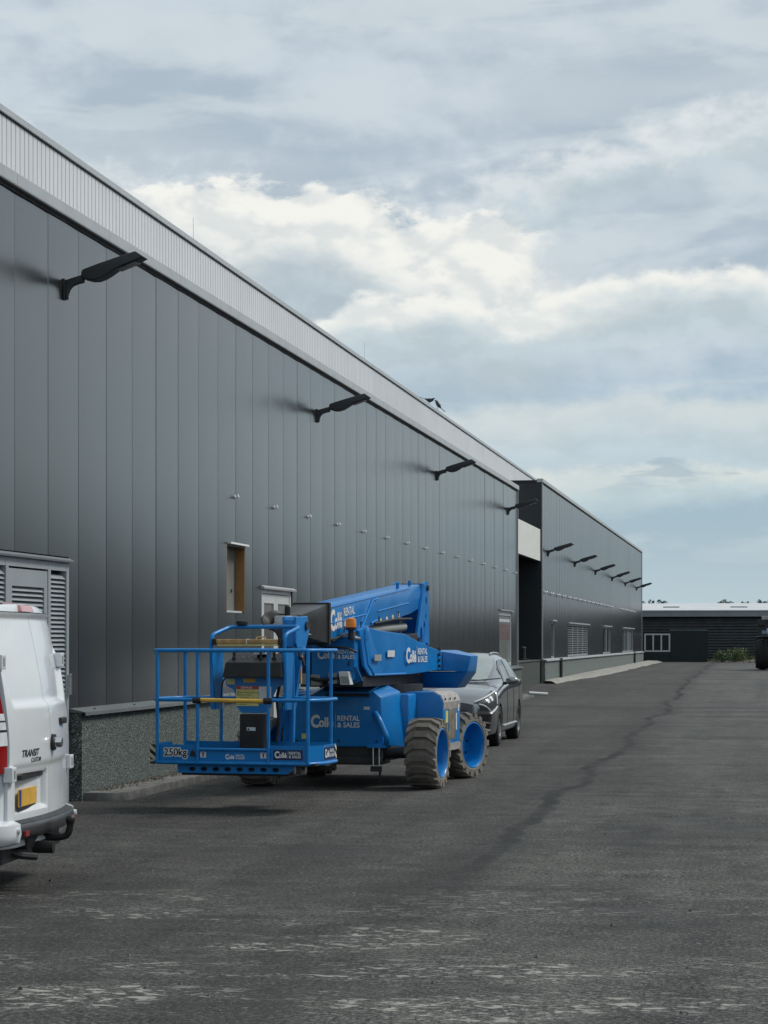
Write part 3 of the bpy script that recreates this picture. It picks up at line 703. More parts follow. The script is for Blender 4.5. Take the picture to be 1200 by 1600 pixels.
MB().box(-22, -.1, fl(FY0), fl(FY1), 6.6, 6.7).build('roof', 'shedroof', FH)
MB().box(-.09, .012, fl(FY0), fl(FY1), 6.78, 6.83).build('shadow_gap', 'gap', FH)
MB().box(-.15, .05, fl(FY0) - .14, fl(FY1) + .03, 6.83, 6.95).build('roof_trim', 'trim', FH, .01)
MB().box(-22, -.152, fl(FY0) - .14, fl(FY0) + .1, 6.821, 6.90).build('end_trim', 'gap', FH)
MB().box(-.02, .03, fl(FY0) - .05, fl(FY0) + .03, 1.1, 6.82).build('corner_trim', 'trim', FH)
MB().box(-.03, .03, fl(FY1) - .02, fl(FY1) + .03, 1.1, 6.82).build('corner_trim', 'trim', FH)
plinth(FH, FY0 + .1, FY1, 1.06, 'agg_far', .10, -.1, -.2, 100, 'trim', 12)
for y0, y1, c, d, kind in FW:
    wf = MB().box(-.09, -.015, fl(y0), fl(y0) + .09, c, d).box(-.09, -.015, fl(y1) - .09, fl(y1), c, d).box(-.09, -.016, fl(y0) + .09, fl(y1) - .09, d - .07, d).box(-.09, -.016, fl(y0) + .09, fl(y1) - .09, c, c + .07).build('window', 'louvre', FH)
    nb = {'n': 1, 'l': 4, 'g': 2, 'g2': 4}[kind]
    for i in range(nb):
        a = y0 + .09 + (y1 - y0 - .18) * i / nb; b = y0 + .09 + (y1 - y0 - .18) * (i + 1) / nb
        MB().box(-.075, -.062, fl(a), fl(b), c + .06, d - .06).build('pane', 'pane_pale' if (kind == 'g2' and i == 2) else 'pane', wf)
        if i: MB().box(-.08, -.018, fl(a) - .10, fl(a) + .10, c + .07, d - .07).build('mullion', 'louvre', wf)
        if kind == 'l':
            sm_ = None
            for q in range(12):
                z = c + .1 + q * (d - c - .2) / 12
                if sm_ is None: sm_ = MB().prism([(-.05, .03), (-.02, -.02), (-.016, -.016), (-.046, .034)], 'y', -(b - a) / 2 + .12, (b - a) / 2 - .12).mesh('slat')
                o = link('slat', sm_, wf, 'shed'); o.location = (0, fl((a + b) / 2), z + .04)
    MB().box(-.08, .08, fl(y0) - .1, fl(y1) + .15, d + .002, d + .05).build('drip_hood', 'trim', wf)
for yy, zt in ((75.9, 1.1), (118.5, 1.1)):
    MB().tube([(.17, fl(yy), gz(yy)), (.17, fl(yy), zt)], .055, 10).build('downpipe', 'lamp', FH)
fcm = MB().lathe([(0, .04), (.02, .04), (.024, .016), (.06, .016), (.064, .03), (.08, .02)], 'x', (0, 0, 0), 8).mesh('wall_clip', 0, 40)
for k in range(23):
    if k in (15, 16): continue
    o = link('wall_clip', fcm, FH, 'clip'); o.scale = (1.4, 1.4, 1.4); o.location = (.002, fl(71.75 + 2.2 * k), 3.28)
# gateway between the halls: white sheeting over a dark gate on a plinth
GW = empty('gateway', (WX, 67.4, 0), 0, 'dark gateway between the halls under a white sheet band', 'gateway')
mb = MB(); pr = []
y = -3.55
while y < 3.5: pr += [(0, y), (0, y + .16), (-.02, y + .18), (-.02, y + .22)]; y += .24
pr.append((0, 3.52)); m_ = len(pr)
mb.add([(p[0] - .04, p[1], z) for z in (4.28, 5.30) for p in pr], [(i, i + 1, m_ + i + 1, m_ + i) for i in range(m_ - 1)])
mb.build('white_band', 'white_sheet', GW)
MB().box(-.2, -.065, -3.56, 3.5, 4.27, 5.26).build('band_backing', 'gap', GW)
MB().box(-4, -.2, -3.5, 3.45, 5.1, 5.2).build('gate_roof', 'shedroof', GW)
for i in range(6):
    MB().box(-.75, -.70, -3.5 + i * 1.165, -3.5 + (i + 1) * 1.165 - .02, 1.09, 4.4).build('gate_curtain', 'curtain', GW)
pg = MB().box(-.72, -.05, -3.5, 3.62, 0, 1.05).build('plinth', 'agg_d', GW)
MB().box(-.73, -.02, -3.5, 3.6, 1.052, 1.085).build('plinth_cap', 'capst', pg)
MB().lathe([(1.085, .16), (1.13, .16), (1.14, .07), (1.45, .06), (1.47, .09), (1.52, .02)], 'z', (-.35, 1.4, 0), 12).build('tap_post', 'lamp', GW, 0, 40)
# pale sand strip along the far hall
mb = MB(); N_ = 60; v0 = []
for i in range(N_ + 1):
    y = 70.6 + (137 - 70.6) * i / N_; wd = .35 + .55 * min(1, i / 14) + .18 * mnoise.noise((y * .3, 0, 0))
    v0 += [(-7.1, y, gz(y) + .10), (-7.1 + wd * .6, y, gz(y) + .08), (-7.1 + wd, y, gz(y) - .01)]
mb.add(v0, [(i * 3 + j, i * 3 + j + 1, i * 3 + j + 4, i * 3 + j + 3) for i in range(N_) for j in range(2)])
tag(mb.build('sand_strip', 'sand', smooth=60), kind='structure')

# ================================================================== LOW SHED CLOSING THE YARD
SY = 134.0
SH = empty('farm_shed', (0, SY, .45), 0, 'low black boarded shed with pale roof at the end of the yard', 'shed')
sx0, sx1 = -26.0, 60.0
mb = MB(); z = -.1; i = 0
while z < 2.75:
    mb.prism([(0, z), (-.035, z), (-.055, z + .025), (-.004, z + .16), (0, z + .16)], 'x', sx0, sx1); z += .17
tag(mb.build('boarding', 'shed', SH), kind='stuff')
MB().box(sx0, sx1, .001, .3, -.2, 2.78).build('wall', 'shed', SH)
MB().box(sx0 - .2, sx1, -.28, -.02, 2.72, 3.10).build('gutter_board', 'gutter', SH, .01)
MB().prism([(-.32, 3.11), (9, 3.68), (9, 3.62), (-.32, 3.05)], 'x', sx0 - .3, sx1).build('roof', 'shedroof', SH)
def shx(px): return .985 * ((px - 600) / 3430 * 132.6) - .1723 * 132.6
for a, b in ((1032, 1058), (1140, 1167)):
    MB().slab([(shx(a), 3.0, 3.32), (shx(b), 3.0, 3.32), (shx(b), 3.5, 3.35), (shx(a), 3.5, 3.35)], (0, 0, .05)).build('roof_light', 'gutter', SH)
def sh_window(x0, x1, z0, z1, bays):
    f = MB(); t = .09
    f.box(x0, x1, -.10, -.045, z1 - t, z1).box(x0, x1, -.10, -.045, z0, z0 + t)
    for i in range(bays + 1):
        xx = x0 + (x1 - x0 - t) * i / bays; f.box(xx, xx + t, -.098, -.046, z0 + t, z1 - t)
    f = f.build('window', 'wht_frame', SH)
    for i in range(bays):
        a = x0 + (x1 - x0 - t) * i / bays + t; b = x0 + (x1 - x0 - t) * (i + 1) / bays
        MB().box(a, b, -.06, -.05, z0 + t, z1 - t).build('pane', 'curtain', f)
def shz(py): return 1.68 - (py - 1002) * 132.6 / 3430 - .45
sh_window(shx(1006), shx(1047), shz(1018.5), shz(990), 3)
MB().box(shx(1047.6), shx(1105), -.12, -.06, -.05, shz(985.5)).build('sliding_door', 'shed_door', SH, .01)
MB().box(shx(1046), shx(1106), -.13, -.05, shz(985), shz(984)).build('door_rail', 'gutter', SH)
MB().box(shx(1000), shx(1047), -.11, -.055, -.05, shz(1019)).build('lower_panel', 'shed_door', SH, .01)

# hall across the yard: out of frame, seen only in paint and cladding reflections
OH = empty('opposite_hall', (22, 45, 0), 0, 'grey gabled hall across the yard, outside the picture on the right', 'hall')
MB().box(0, .3, -45, 225, 0, 5.6).build('wall', 'opp', OH)
MB().prism([(-.4, 5.5), (12, 9.0), (12, 8.8), (-.4, 5.3)], 'y', -45.3, 225.3).build('roof', 'opp_roof', OH)

# ================================================================== WALL LAMPS
lamp_m = {}
lamp_m['bracket'] = MB().prism([(0, .115), (.022, .115), (.022, -.105), (0, -.105)], 'y', -.04, .04).mesh('bracket', .006)
arm_p = [(.02, .10), (.115, .126), (.222, .152), (.222, .067), (.16, .055), (.10, .036), (.068, .0), (.05, -.05), (.045, -.098), (.02, -.10)]
lamp_m['arm'] = MB().prism(arm_p, 'y', -.03, .03).mesh('arm', .012, 50)
hd = [(.214, .105), (.218, .170), (.236, .192), (.40, .243), (.60, .300), (.788, .350), (.800, .352), (.884, .293), (.822, .266), (.70, .225), (.574, .180), (.507, .136), (.44, .10), (.37, .079), (.304, .079)]
lamp_m['housing'] = MB().prism(hd, 'y', -.10, .10).mesh('housing', .022, 45, 3)
lamp_m['lens'] = MB().slab([(.60, -.075, .184), (.80, -.075, .2535), (.80, .075, .2535), (.60, .075, .184)], (.0035, 0, -.01)).mesh('lens')
lamp_m['bolt'] = MB().lathe([(0, .011), (.012, .010)], 'x', (.022, 0, 0), 8).mesh('bolt')
def wall_lamp(y, z, label, group):
    r = empty('wall_lamp', (WX + .004, y, z), R(random.uniform(-2, 2)), label, 'lamp', group); r.rotation_euler.y = R(random.uniform(-1.2, 1.2))
    for n_, mt in (('bracket', 'lamp'), ('arm', 'lamp'), ('housing', 'lamp'), ('lens', 'led')): link(n_, lamp_m[n_], r, mt)
    for zz in (-.075,):
        o = link('bolt', lamp_m['bolt'], r, 'steel'); o.location = (.023, 0, zz)
for y, t in zip((21.93, 34.92, 47.99, 61.42), ('nearest, largest dark wall lamp at upper left of the long warehouse wall', 'second dark wall lamp along the long warehouse wall, above the boom lift', 'third dark wall lamp along the long warehouse wall', 'dark wall lamp at the far corner of the long warehouse, before the gateway')):
    wall_lamp(y, 5.335, t, 'lamps on the long warehouse wall')
for y, t in zip((72.8, 83.1, 93.2, 103.3, 112.9, 122.8), ('first', 'second', 'third', 'fourth', 'fifth', 'sixth and farthest')):
    wall_lamp(y, 4.60, t + ' wall lamp along the far hall, counted from the gateway', 'lamps on the far hall')

# ================================================================== BOOM LIFT
BL = empty('boom_lift', (-4.73, 25.88, 0), R(-5), 'bright blue articulated boom lift with railed basket, parked beside the warehouse', 'boom lift')
XD, YD, UP = (1, 0, 0), (0, 1, 0), (0, 0, 1)
# wheels
def lift_tyre():
    mb = MB().lathe([(-.165, .275), (-.18, .30), (-.176, .335), (-.15, .358), (.15, .358), (.176, .335), (.18, .30), (.165, .275)], 'x', (0, 0, 0), 48, False)
    n = 18
    for k in range(n):
        t0 = 2 * math.pi * k / n
        pl = [(-.182, .17), (-.075, 0), (.075, 0), (.182, .17)]
        for q in range(3):
            (xa, da), (xb, db) = pl[q], pl[q + 1]
            hw = .112
            def P(x, t, r): return (x, r * math.cos(t), r * math.sin(t))
            ra = .405 if abs(xa) < .1 else .385; rb = .405 if abs(xb) < .1 else .385
            b = [P(xa, t0 + da - hw, .33), P(xb, t0 + db - hw, .33), P(xb, t0 + db + hw, .33), P(xa, t0 + da + hw, .33)]
            hw = .088
            t = [P(xa, t0 + da - hw, ra), P(xb, t0 + db - hw, rb), P(xb, t0 + db + hw, rb), P(xa, t0 + da + hw, ra)]
            mb.hexa(b, t)
    return mb.mesh('tyre')
lt_tyre = lift_tyre()
lt_rim = MB().lathe([(.172, .285), (.176, .272), (.165, .262), (.12, .255), (-.02, .235), (-.035, .16), (-.02, .12), (.0, .11), (.0, .001)], 'x', (0, 0, 0), 40, False).lathe([(-.172, .285), (-.165, .262), (-.06, .24), (-.05, .001)], 'x', (0, 0, 0), 40, False).mesh('rim', 0, 35)
lt_nut = MB().lathe([(0, .014), (.02, .013)], 'x', (0, 0, 0), 6).mesh('wheel_nut')
for u in (-1, 1):
    for v, st in ((-1.04, 0), (1.04, -16 if u > 0 else -13)):
        ty = link('wheel', lt_tyre, BL, 'tyre_grey'); ty.location = (u * (.93 if v > 0 else 1), v - (.06 if v > 0 else 0), .407); ty.rotation_euler = (random.random() if 0 else (0.1 if v < 0 else .22), 0, R(st) + (math.pi if u < 0 else 0))
        link('rim', lt_rim, ty, 'blue')
        for k in range(8):
            o = link('wheel_nut', lt_nut, ty, 'dark'); o.location = (-.032, .19 * math.cos(k * .785), .19 * math.sin(k * .785))
# chassis and axles
ch = MB().box(-.5, .5, -1.2, 1.4, .30, .52).build('chassis', 'dark', BL, .02)
for v in (-1.04, 1.04): MB().lathe([(-.86, .07), (.86, .07)], 'x', (0, v, .41), 14).build('axle', 'dark', ch)
MB().box(-.5, .5, -1.25, -.8, .27, .36).build('axle_beam', 'dark', ch, .02)
MB().box(.40, .52, -1.32, -1.26, .20, .26).build('tie_down', 'dark', ch)
for uu in (.425, .495): MB().tube([(uu, -1.29, .48), (uu, -1.29, .24)], .011, 8).build('tie_down_rod', 'steel', ch)
MB().tube([(.505, -1.29, .22), (.50, -1.29, .07)], .014, 8).build('hanging_strap', 'black', ch)
MB().box(.36, .58, -1.33, -1.22, .47, .505).build('tie_down_plate', 'blue', ch)
# covers of the drive unit
fp = [(-.66, .50), (-.62, .80), (-.58, .96), (-.20, 1.12), (.40, 1.12), (.50, 1.04), (.53, .50), (.30, .475), (-.45, .475)]
nose = MB(); n_ = len(fp); bk = [(-.72, .45), (-.72, .8), (-.70, 1.0), (-.22, 1.19), (.42, 1.19), (.60, 1.10), (.66, .45), (.3, .44), (-.5, .44)]
nose.add([(a, -1.24, b) for a, b in fp] + [(a, -.72, b) for a, b in bk] , [tuple(range(n_)), tuple(range(2 * n_ - 1, n_ - 1, -1))] + [(i, (i + 1) % n_, n_ + (i + 1) % n_, n_ + i) for i in range(n_)])
nose = nose.build('front_cover', 'blue', BL, .018, 40)
MB().slab([(-.16, -1.29, 1.085), (.38, -1.29, 1.085), (.44, -1.05, 1.165), (-.12, -1.05, 1.165)], (0, 0, .02)).build('cover_lip', 'blue', nose, .006)
MB().box(-.14, .37, -1.27, -1.20, 1.05, 1.084).build('vent', 'black', nose)
MB().tube(bend([(.44, -1.26, .86), (.50, -1.33, .80), (.61, -1.36, .58), (.57, -1.27, .50)], .08), .035, 10).build('step_guard', 'blue', nose, 0, 50)
MB().box(-.55, -.53, -1.262, -1.25, .80, .92).build('label', 'sticker_y', nose)
logo(nose, (-.33, -1.2435, .70), XD, UP, .135)
sp = [(-.98, .40), (-1.02, .9), (-.98, 1.02), (-.88, 1.085), (.88, 1.085), (.98, 1.04), (1.015, .96), (1.015, .40)]
side = MB().prism(sp, 'y', -.34, .55).build('side_cover', 'blue', BL, .014, 40)
MB().prism([(1.017, .88), (1.021, .965), (.986, 1.046), (.90, 1.091), (.80, 1.091), (.80, 1.0875), (.88, 1.0875), (.98, 1.042), (1.0175, .96), (1.0175, .88)], 'y', -.32, .54).build('worn_edge_strip', 'worn', side)
MB().box(1.012, 1.022, -.33, .54, .385, .47).build('worn_edge_strip', 'worn', side)
panel_on(side, 'sticker', 'sticker_y', (1.0175, -.22, .72), YD, UP, .12, .14)
panel_on(side, 'sticker', 'sticker_w', (1.0175, -.20, .58), YD, UP, .08, .09)
panel_on(side, 'control_panel', 'ctrl', (1.0175, -.06, .52), YD, UP, .32, .36)
panel_on(side, 'sticker', 'sticker_w', (1.0175, .30, .62), YD, UP, .06, .2, .003)
panel_on(side, 'sticker', 'sticker_w', (1.0175, .42, .84), YD, UP, .06, .08)
MB().box(-.74, .74, .56, 1.42, .5, 1.06).build('rear_cover', 'blue', BL, .04, 40)
MB().box(-.70, .70, -.73, -.345, .5, 1.07).build('mid_cover', 'blue', BL, .03, 40)
# turntable
MB().lathe([(1.05, .62), (1.17, .62)], 'z', (.05, 0, 0), 40).build('slew_ring', 'dark', BL)
deck = MB().box(-.36, .46, -1.85, .95, 1.17, 1.285).build('turntable_deck', 'dark', BL, .01)
for q, (uu, zz) in enumerate(((-.25, 1.3), (-.1, 1.29), (.1, 1.31))): MB().box(uu, uu + .1, -2.0, -1.86, zz - .1, zz + .02).build('valve_block', 'letter_g', deck)
MB().tube([(-.3, -1.9, 1.3), (0, -2.05, 1.25), (.3, -1.95, 1.28)], .02, 8).build('hose', 'black', deck)
pl = [(.413, -1.84, 1.80), (.437, -1.76, 1.83), (.46, -1.6, 1.835), (.485, -1.3, 1.805), (.52, -.2, 1.765), (.60, .25, 1.66), (.70, .92, 1.555), (.70, .92, 1.335), (.535, -.2, 1.286), (.50, -1.1, 1.286), (.49, -1.70, 1.30), (.46, -1.80, 1.40)]
def skin_plate(sgn):
    f = lambda p: ((p[0] if sgn > 0 else .10 - p[0]), p[1], p[2])
    ups = [pl[i] for i in (0, 1, 2, 3, 4, 5, 6)]; los = [pl[11], pl[10], (.49, -1.6, 1.29), pl[9], pl[8], (.615, .25, 1.305), pl[7]]
    mb = MB(); n = 7; off = -.03 * sgn
    vs = [f(p) for p in ups] + [f(p) for p in los]; vs += [(a + off, b, c) for a, b, c in vs]
    fs = [(i, i + 1, n + i + 1, n + i) for i in range(n - 1)] + [(2 * n + i + 1, 2 * n + i, 3 * n + i, 3 * n + i + 1) for i in range(n - 1)]
    fs += [(i + 1, i, 2 * n + i, 2 * n + i + 1) for i in range(n - 1)] + [(n + i, n + i + 1, 3 * n + i + 1, 3 * n + i) for i in range(n - 1)] + [(0, n, 3 * n, 2 * n), (n - 1, 3 * n - 1, 4 * n - 1, 2 * n - 1)]
    return mb.add(vs, fs).build('turntable_side', 'blue', BL, .006)
ts = skin_plate(1); skin_plate(-1)
MB().lathe([(-.03, .085), (.02, .085), (.025, .05), (.03, .03), (.03, .001)], 'x', (.44, -1.66, 1.77), 24, False).build('pivot_boss', 'blue', ts, 0, 40)
MB().tube([(.46, -1.80, 1.76), (.50, -1.78, 1.42), (.535, -1.66, 1.31)], .012, 8).build('edge_rib', 'blue_rail', ts)
MB().tube([(.515, -1.62, 1.302), (.55, -.3, 1.30)], .013, 8).build('edge_rib', 'blue_rail', ts)
lx = Vector((.08, .45, 0)).normalized()
logo(ts, (.552, -.28, 1.435), (.118, 1.0, 0), UP, .168, .98)
panel_on(ts, 'label', 'sticker_w', (.506, -1.02, 1.50), (.032, 1, 0), (0, .12, 1), .28, .075, .018)
panel_on(ts, 'label', 'letter_g', (.500, -1.56, 1.46), (.04, 1, 0), UP, .26, .07, .016)
for q in range(3): MB().lathe([(0, .022), (.02, .02)], 'x', (.69, .80, 1.38 + .07 * q), 8).build('bolt', 'dark', ts)
MB().lathe([(0, .03), (.03, .025)], 'z', (.68, .86, 1.565), 10).build('bolt', 'dark', ts)
riser = MB().box(-.10, .40, -1.98, -1.0, 1.25, 1.74).build('riser_box', 'blue', BL, .015)
logo(riser, (-.03, -1.983, 1.49), XD, UP, .10)
MB().slab([(.30, -2.0, 1.36), (.43, -2.0, 1.40), (.46, -1.85, 1.24), (.34, -1.85, 1.20)], (0, -.02, 0)).build('riser_bracket', 'blue', riser)
wl = MB().hexa([(.27, -2.10, 1.20), (.385, -2.10, 1.20), (.385, -1.98, 1.20), (.27, -1.98, 1.20)], [(.24, -2.08, 1.345), (.355, -2.08, 1.345), (.355, -1.98, 1.345), (.24, -1.98, 1.345)]).build('work_light', 'sticker_w', BL, .006)
panel_on(wl, 'lens', 'letter_g', (.285, -2.102, 1.215), XD, (-.2, 0, 1), .09, .08)
# counterweight
cw = MB()
cw.hexa([(-.60, .93, 1.32), (.70, .93, 1.32), (.70, 1.75, 1.30), (-.60, 1.75, 1.30)], [(-.60, .93, 1.555), (.70, .93, 1.555), (.70, 1.75, 1.57), (-.60, 1.75, 1.57)])
for sg in (1, -1):
    g = lambda u: u if sg > 0 else .10 - u
    A_ = [(g(.702), .93, 1.32), (g(1.0), 1.02, 1.30), (g(.98), 1.62, 1.30), (g(.702), 1.75, 1.30)]; B_ = [(g(.702), .93, 1.556), (g(1.045), 1.02, 1.50), (g(1.0), 1.62, 1.50), (g(.702), 1.75, 1.57)]
    (cw.hexa(A_, B_) if sg > 0 else cw.hexa(A_[::-1], B_[::-1]))
cw.hexa([(-.72, 1.15, 1.10), (.84, 1.15, 1.10), (.84, 1.6, 1.10), (-.72, 1.6, 1.10)], [(-.90, 1.0, 1.299), (1.0, 1.0, 1.299), (.98, 1.65, 1.299), (-.88, 1.65, 1.299)])
cw.build('counterweight', 'blue', BL, .012, 30)
# main boom
bp = [(-2.54, 2.062), (1.06, 2.356), (1.60, 2.40), (1.70, 2.33), (1.62, 2.10), (1.08, 2.014), (-.6, 1.867), (-2.54, 1.673)]
boom = MB().prism(bp, 'x', -.09, .25).build('boom', 'blue', BL, .02, 40)
bd = Vector((0, 3.6, .294)).normalized(); bu = Vector((0, -.294, 3.6)).normalized()
MB().tube([(.252, -2.45, 1.872), (.252, -.95, 1.995)], .009, 6).build('weld_seam', 'blue_rail', boom); MB().tube([(.252, -.45, 2.035), (.252, 1.02, 2.155)], .009, 6).build('weld_seam', 'blue_rail', boom)
MB().tube([(.253, -2.5, 2.045), (.253, 1.04, 2.334)], .008, 6).build('edge_seam', 'blue_rail', boom)
logo(boom, Vector((.2505, -2.42, 1.80)), bd, bu, .215, 1.05)
MB().tube(bend([(.262, -1.25, 1.80), (.262, -.72, 2.16), (.262, -.50, 2.185)], .05), .014, 6).build('boom_bracket', 'blue_rail', boom)
MB().tube([(.262, -.78, 1.89), (.262, -.52, 1.93)], .012, 6).build('boom_bracket', 'blue_rail', boom)
for vv, zz in ((.75, 2.345), (1.35, 2.39)): MB().lathe([(zz - .02, .02), (zz + .05, .02), (zz + .06, .008)], 'z', (.18, vv, 0), 8).build('lifting_eye', 'blue_rail', boom)
panel_on(boom, 'reflector', 'amber', (.2505, -2.52, 1.79), YD, UP, .14, .07)
# rear mast plates with lightening holes
mp = [(1.70, 2.41), (1.76, 2.44), (1.92, 2.44), (1.98, 1.60), (1.80, 1.52), (1.27, 1.66), (1.29, 1.71)]
def mast_plate(x0):
    cuts = []
    for v, z, r, st in ((1.80, 2.20, .035, 1.6), (1.78, 2.0, .028, 1.2), (1.70, 1.88, .04, 1.4), (1.54, 1.76, .055, 1.9), (1.82, 1.72, .07, 2.0)):
        c = MB().lathe([(-.1, r), (.1, r)], 'x', (0, 0, 0), 16)
        c.v = [(a + x0, b * 1.0 + v, d * st + z) for a, b, d in c.v]; cuts.append(c.mesh('c'))
    return boolean_cut(MB().prism(mp, 'x', x0, x0 + .03).mesh('mast_plate'), cuts)
ms = None
for x0 in (.255, -.125):
    me = mast_plate(x0); o = link('mast', me, BL); me.materials.clear(); me.materials.append(M['blue'])
    if ms is None: ms = o
MB().prism([(1.93, 2.42), (1.955, 2.42), (2.0, 1.62), (1.975, 1.62)], 'x', -.08, .24).build('mast_web', 'blue', ms)
for v, z in ((1.36, 1.70), (1.84, 2.36), (1.9, 1.60)): MB().lathe([(-.16, .035), (.31, .035)], 'x', (0, v, z), 14).build('pivot_pin', 'dark', ms)
# lower arms and cylinders seen through the gap under the boom
MB().prism([(-1.3, 1.66), (1.3, 1.78), (1.3, 1.62), (-1.3, 1.5)], 'x', -.05, .30).build('lower_arm', 'dark', BL, .01)
MB().tube([(.16, -.9, 1.80), (.16, 1.1, 1.86)], .055, 14).build('lift_cylinder', 'letter_g', BL, 0, 40)
for k in range(4): MB().tube(bend([(.1 + .05 * k, -.6, 1.83 + .02 * k), (.1 + .05 * k, .4, 1.92 + .03 * (k % 2)), (.12 + .04 * k, 1.2, 1.96)], .2), .016, 8).build('hose', 'black', BL)
MB().prism([(.9, 1.66), (1.2, 1.66), (1.12, 1.82), (1.08, 1.86)], 'x', .44, .47).build('gusset', 'blue', BL)
for k in range(3):
    MB().tube(bend([(.262, -2.5 + .05 * k, 1.70 - .01 * k), (.275, -1.9, 1.735 + .02 * k), (.30, -1.75, 1.70), (.36, -1.88, 1.58 - .02 * k), (.33, -2.0, 1.42)], .12), .013, 7).build('hose', 'black', BL, 0, 60)
MB().tube(bend([(-.05, -2.02, 1.66), (.10, -2.05, 1.60), (.30, -2.04, 1.62), (.42, -1.95, 1.56)], .1), .012, 7).build('hose', 'black', BL, 0, 60)
for v in (-1.9, -1.2, -.4, .5): MB().box(.248, .258, v, v + .03, 1.735 + .082 * (v + 2.5), 1.80 + .082 * (v + 2.5)).build('hose_clamp', 'dark', boom)
for v in (-.25, .0, .25): MB().lathe([(0, .016), (.012, .014)], 'x', (1.016, v, 1.0), 6).build('bolt', 'dark', side)
for u in (-.5, .0, .45): MB().lathe([(-.012, .014), (0, .016)], 'y', (u, -1.242, .54), 6).build('bolt', 'dark', nose)
panel_on(nose, 'sticker', 'sticker_w', (.30, -1.2435, .90), XD, UP, .07, .035); panel_on(nose, 'sticker', 'sticker_y', (-.44, -1.2435, .56), XD, UP, .06, .06)
for q in range(4): panel_on(boom, 'sticker', ('sticker_y', 'sticker_w')[q % 2], (.2505, -.35 + .28 * q, 1.90 + .024 * q), YD, UP, .08, .05)
# beacon
bc = MB().lathe([(1.835, .06), (1.90, .058), (1.93, .052), (1.94, .02)], 'z', (.375, -2.05, 0), 18).build('beacon', 'amber', BL, 0, 40)
MB().lathe([(1.70, .03), (1.80, .03), (1.805, .058), (1.834, .06)], 'z', (.375, -2.05, 0), 16).build('beacon_base', 'black', bc, 0, 40)
MB().tube([(.40, -2.02, 1.72), (.42, -1.85, 1.71)], .02, 8).build('beacon_arm', 'steel', bc)
# boom nose: black flap, inner boom, jib head
fl_ = MB().hexa([(-.02, -3.36, 1.80), (.20, -3.36, 1.74), (.275, -2.58, 1.655), (-.11, -2.58, 1.66)][0:4], [(-.02, -3.36, 1.965), (.20, -3.36, 1.955), (.275, -2.58, 2.085), (-.11, -2.58, 2.085)])
fl_.build('rubber_boot', 'flap', BL, .012, 35)
MB().box(-.125, .29, -2.60, -2.53, 1.64, 2.10).build('boot_frame', 'black', BL, .01)
MB().tube([(.24, -2.64, 1.98), (.205, -3.3, 1.79)], .012, 6).build('boot_rib', 'black', BL); MB().tube([(.24, -2.64, 1.74), (.205, -3.3, 1.76)], .012, 6).build('boot_rib', 'letter_g', BL)
inner = MB().box(.02, .17, -3.72, -3.3, 1.80, 1.945).build('inner_boom', 'steel', BL, .01)
jh = MB()
for x0 in (.205, .325): jh.prism([(-4.02, 1.93), (-3.62, 1.94), (-3.55, 1.80), (-3.70, 1.58), (-3.92, 1.56), (-4.02, 1.66)], 'x', x0, x0 + .03)
jh.box(.235, .325, -4.02, -3.99, 1.62, 1.90)
jh = jh.build('jib_head', 'blue_rail', BL, .008)
MB().lathe([(.19, .045), (.375, .045)], 'x', (0, -3.68, 1.84), 16).build('pivot_pin', 'dark', jh)
for k in range(6):
    a = .02 * k
    MB().tube(bend([(.10 + a, -3.5, 1.93), (.0 + a * .6, -3.62, 2.0 - .01 * k), (-.10 + a * .5, -3.75, 1.93 - .02 * k), (-.03 + a, -3.9, 1.84), (.16 + a, -3.98, 1.78), (.20 + a * .3, -4.0, 1.5)], .1), .019, 8).build('hose', 'black', jh, 0, 60)
MB().lathe([(0, .03), (.09, .03), (.11, .012)], 'z', (.13, -3.6, 1.95), 10).build('sensor', 'black', jh)
for k in range(5): MB().tube([(.36 + .03 * (k % 2), -3.95, 1.60), (.40, -4.0 + .02 * k, 1.52 - .02 * k), (.34, -3.9, 1.45)], .022, 7).build('fitting', 'black', jh)
jib = MB()
jib.hexa([(.22, -4.10, .60), (.29, -4.10, .60), (.29, -4.02, .60), (.22, -4.02, .60)], [(.34, -3.98, 1.62), (.42, -3.98, 1.62), (.42, -3.90, 1.62), (.34, -3.90, 1.62)])
jib.hexa([(.30, -4.12, .60), (.335, -4.12, .60), (.335, -4.0, .60), (.30, -4.0, .60)], [(.30, -4.02, 1.60), (.335, -4.02, 1.60), (.335, -3.92, 1.60), (.30, -3.92, 1.60)])
jib = jib.build('jib', 'blue_rail', BL, .008)
MB().tube([(.17, -4.05, .62), (.20, -4.02, 1.0)], .022, 10).build('levelling_cylinder', 'blue_rail', jib); MB().tube([(.20, -4.02, 1.0), (.215, -3.99, 1.08)], .014, 10).build('cylinder_rod', 'chrome', jib)
MB().box(.36, .395, -3.99, -3.95, 1.25, 1.58).build('warning_strip', 'tan', jib)
MB().box(.28, .36, -4.0, -3.9, 1.22, 1.28).build('switch_box', 'sticker_w', jib)
MB().box(.10, .46, -4.22, -3.8, .50, .60).build('platform_support', 'dark', jib, .01)
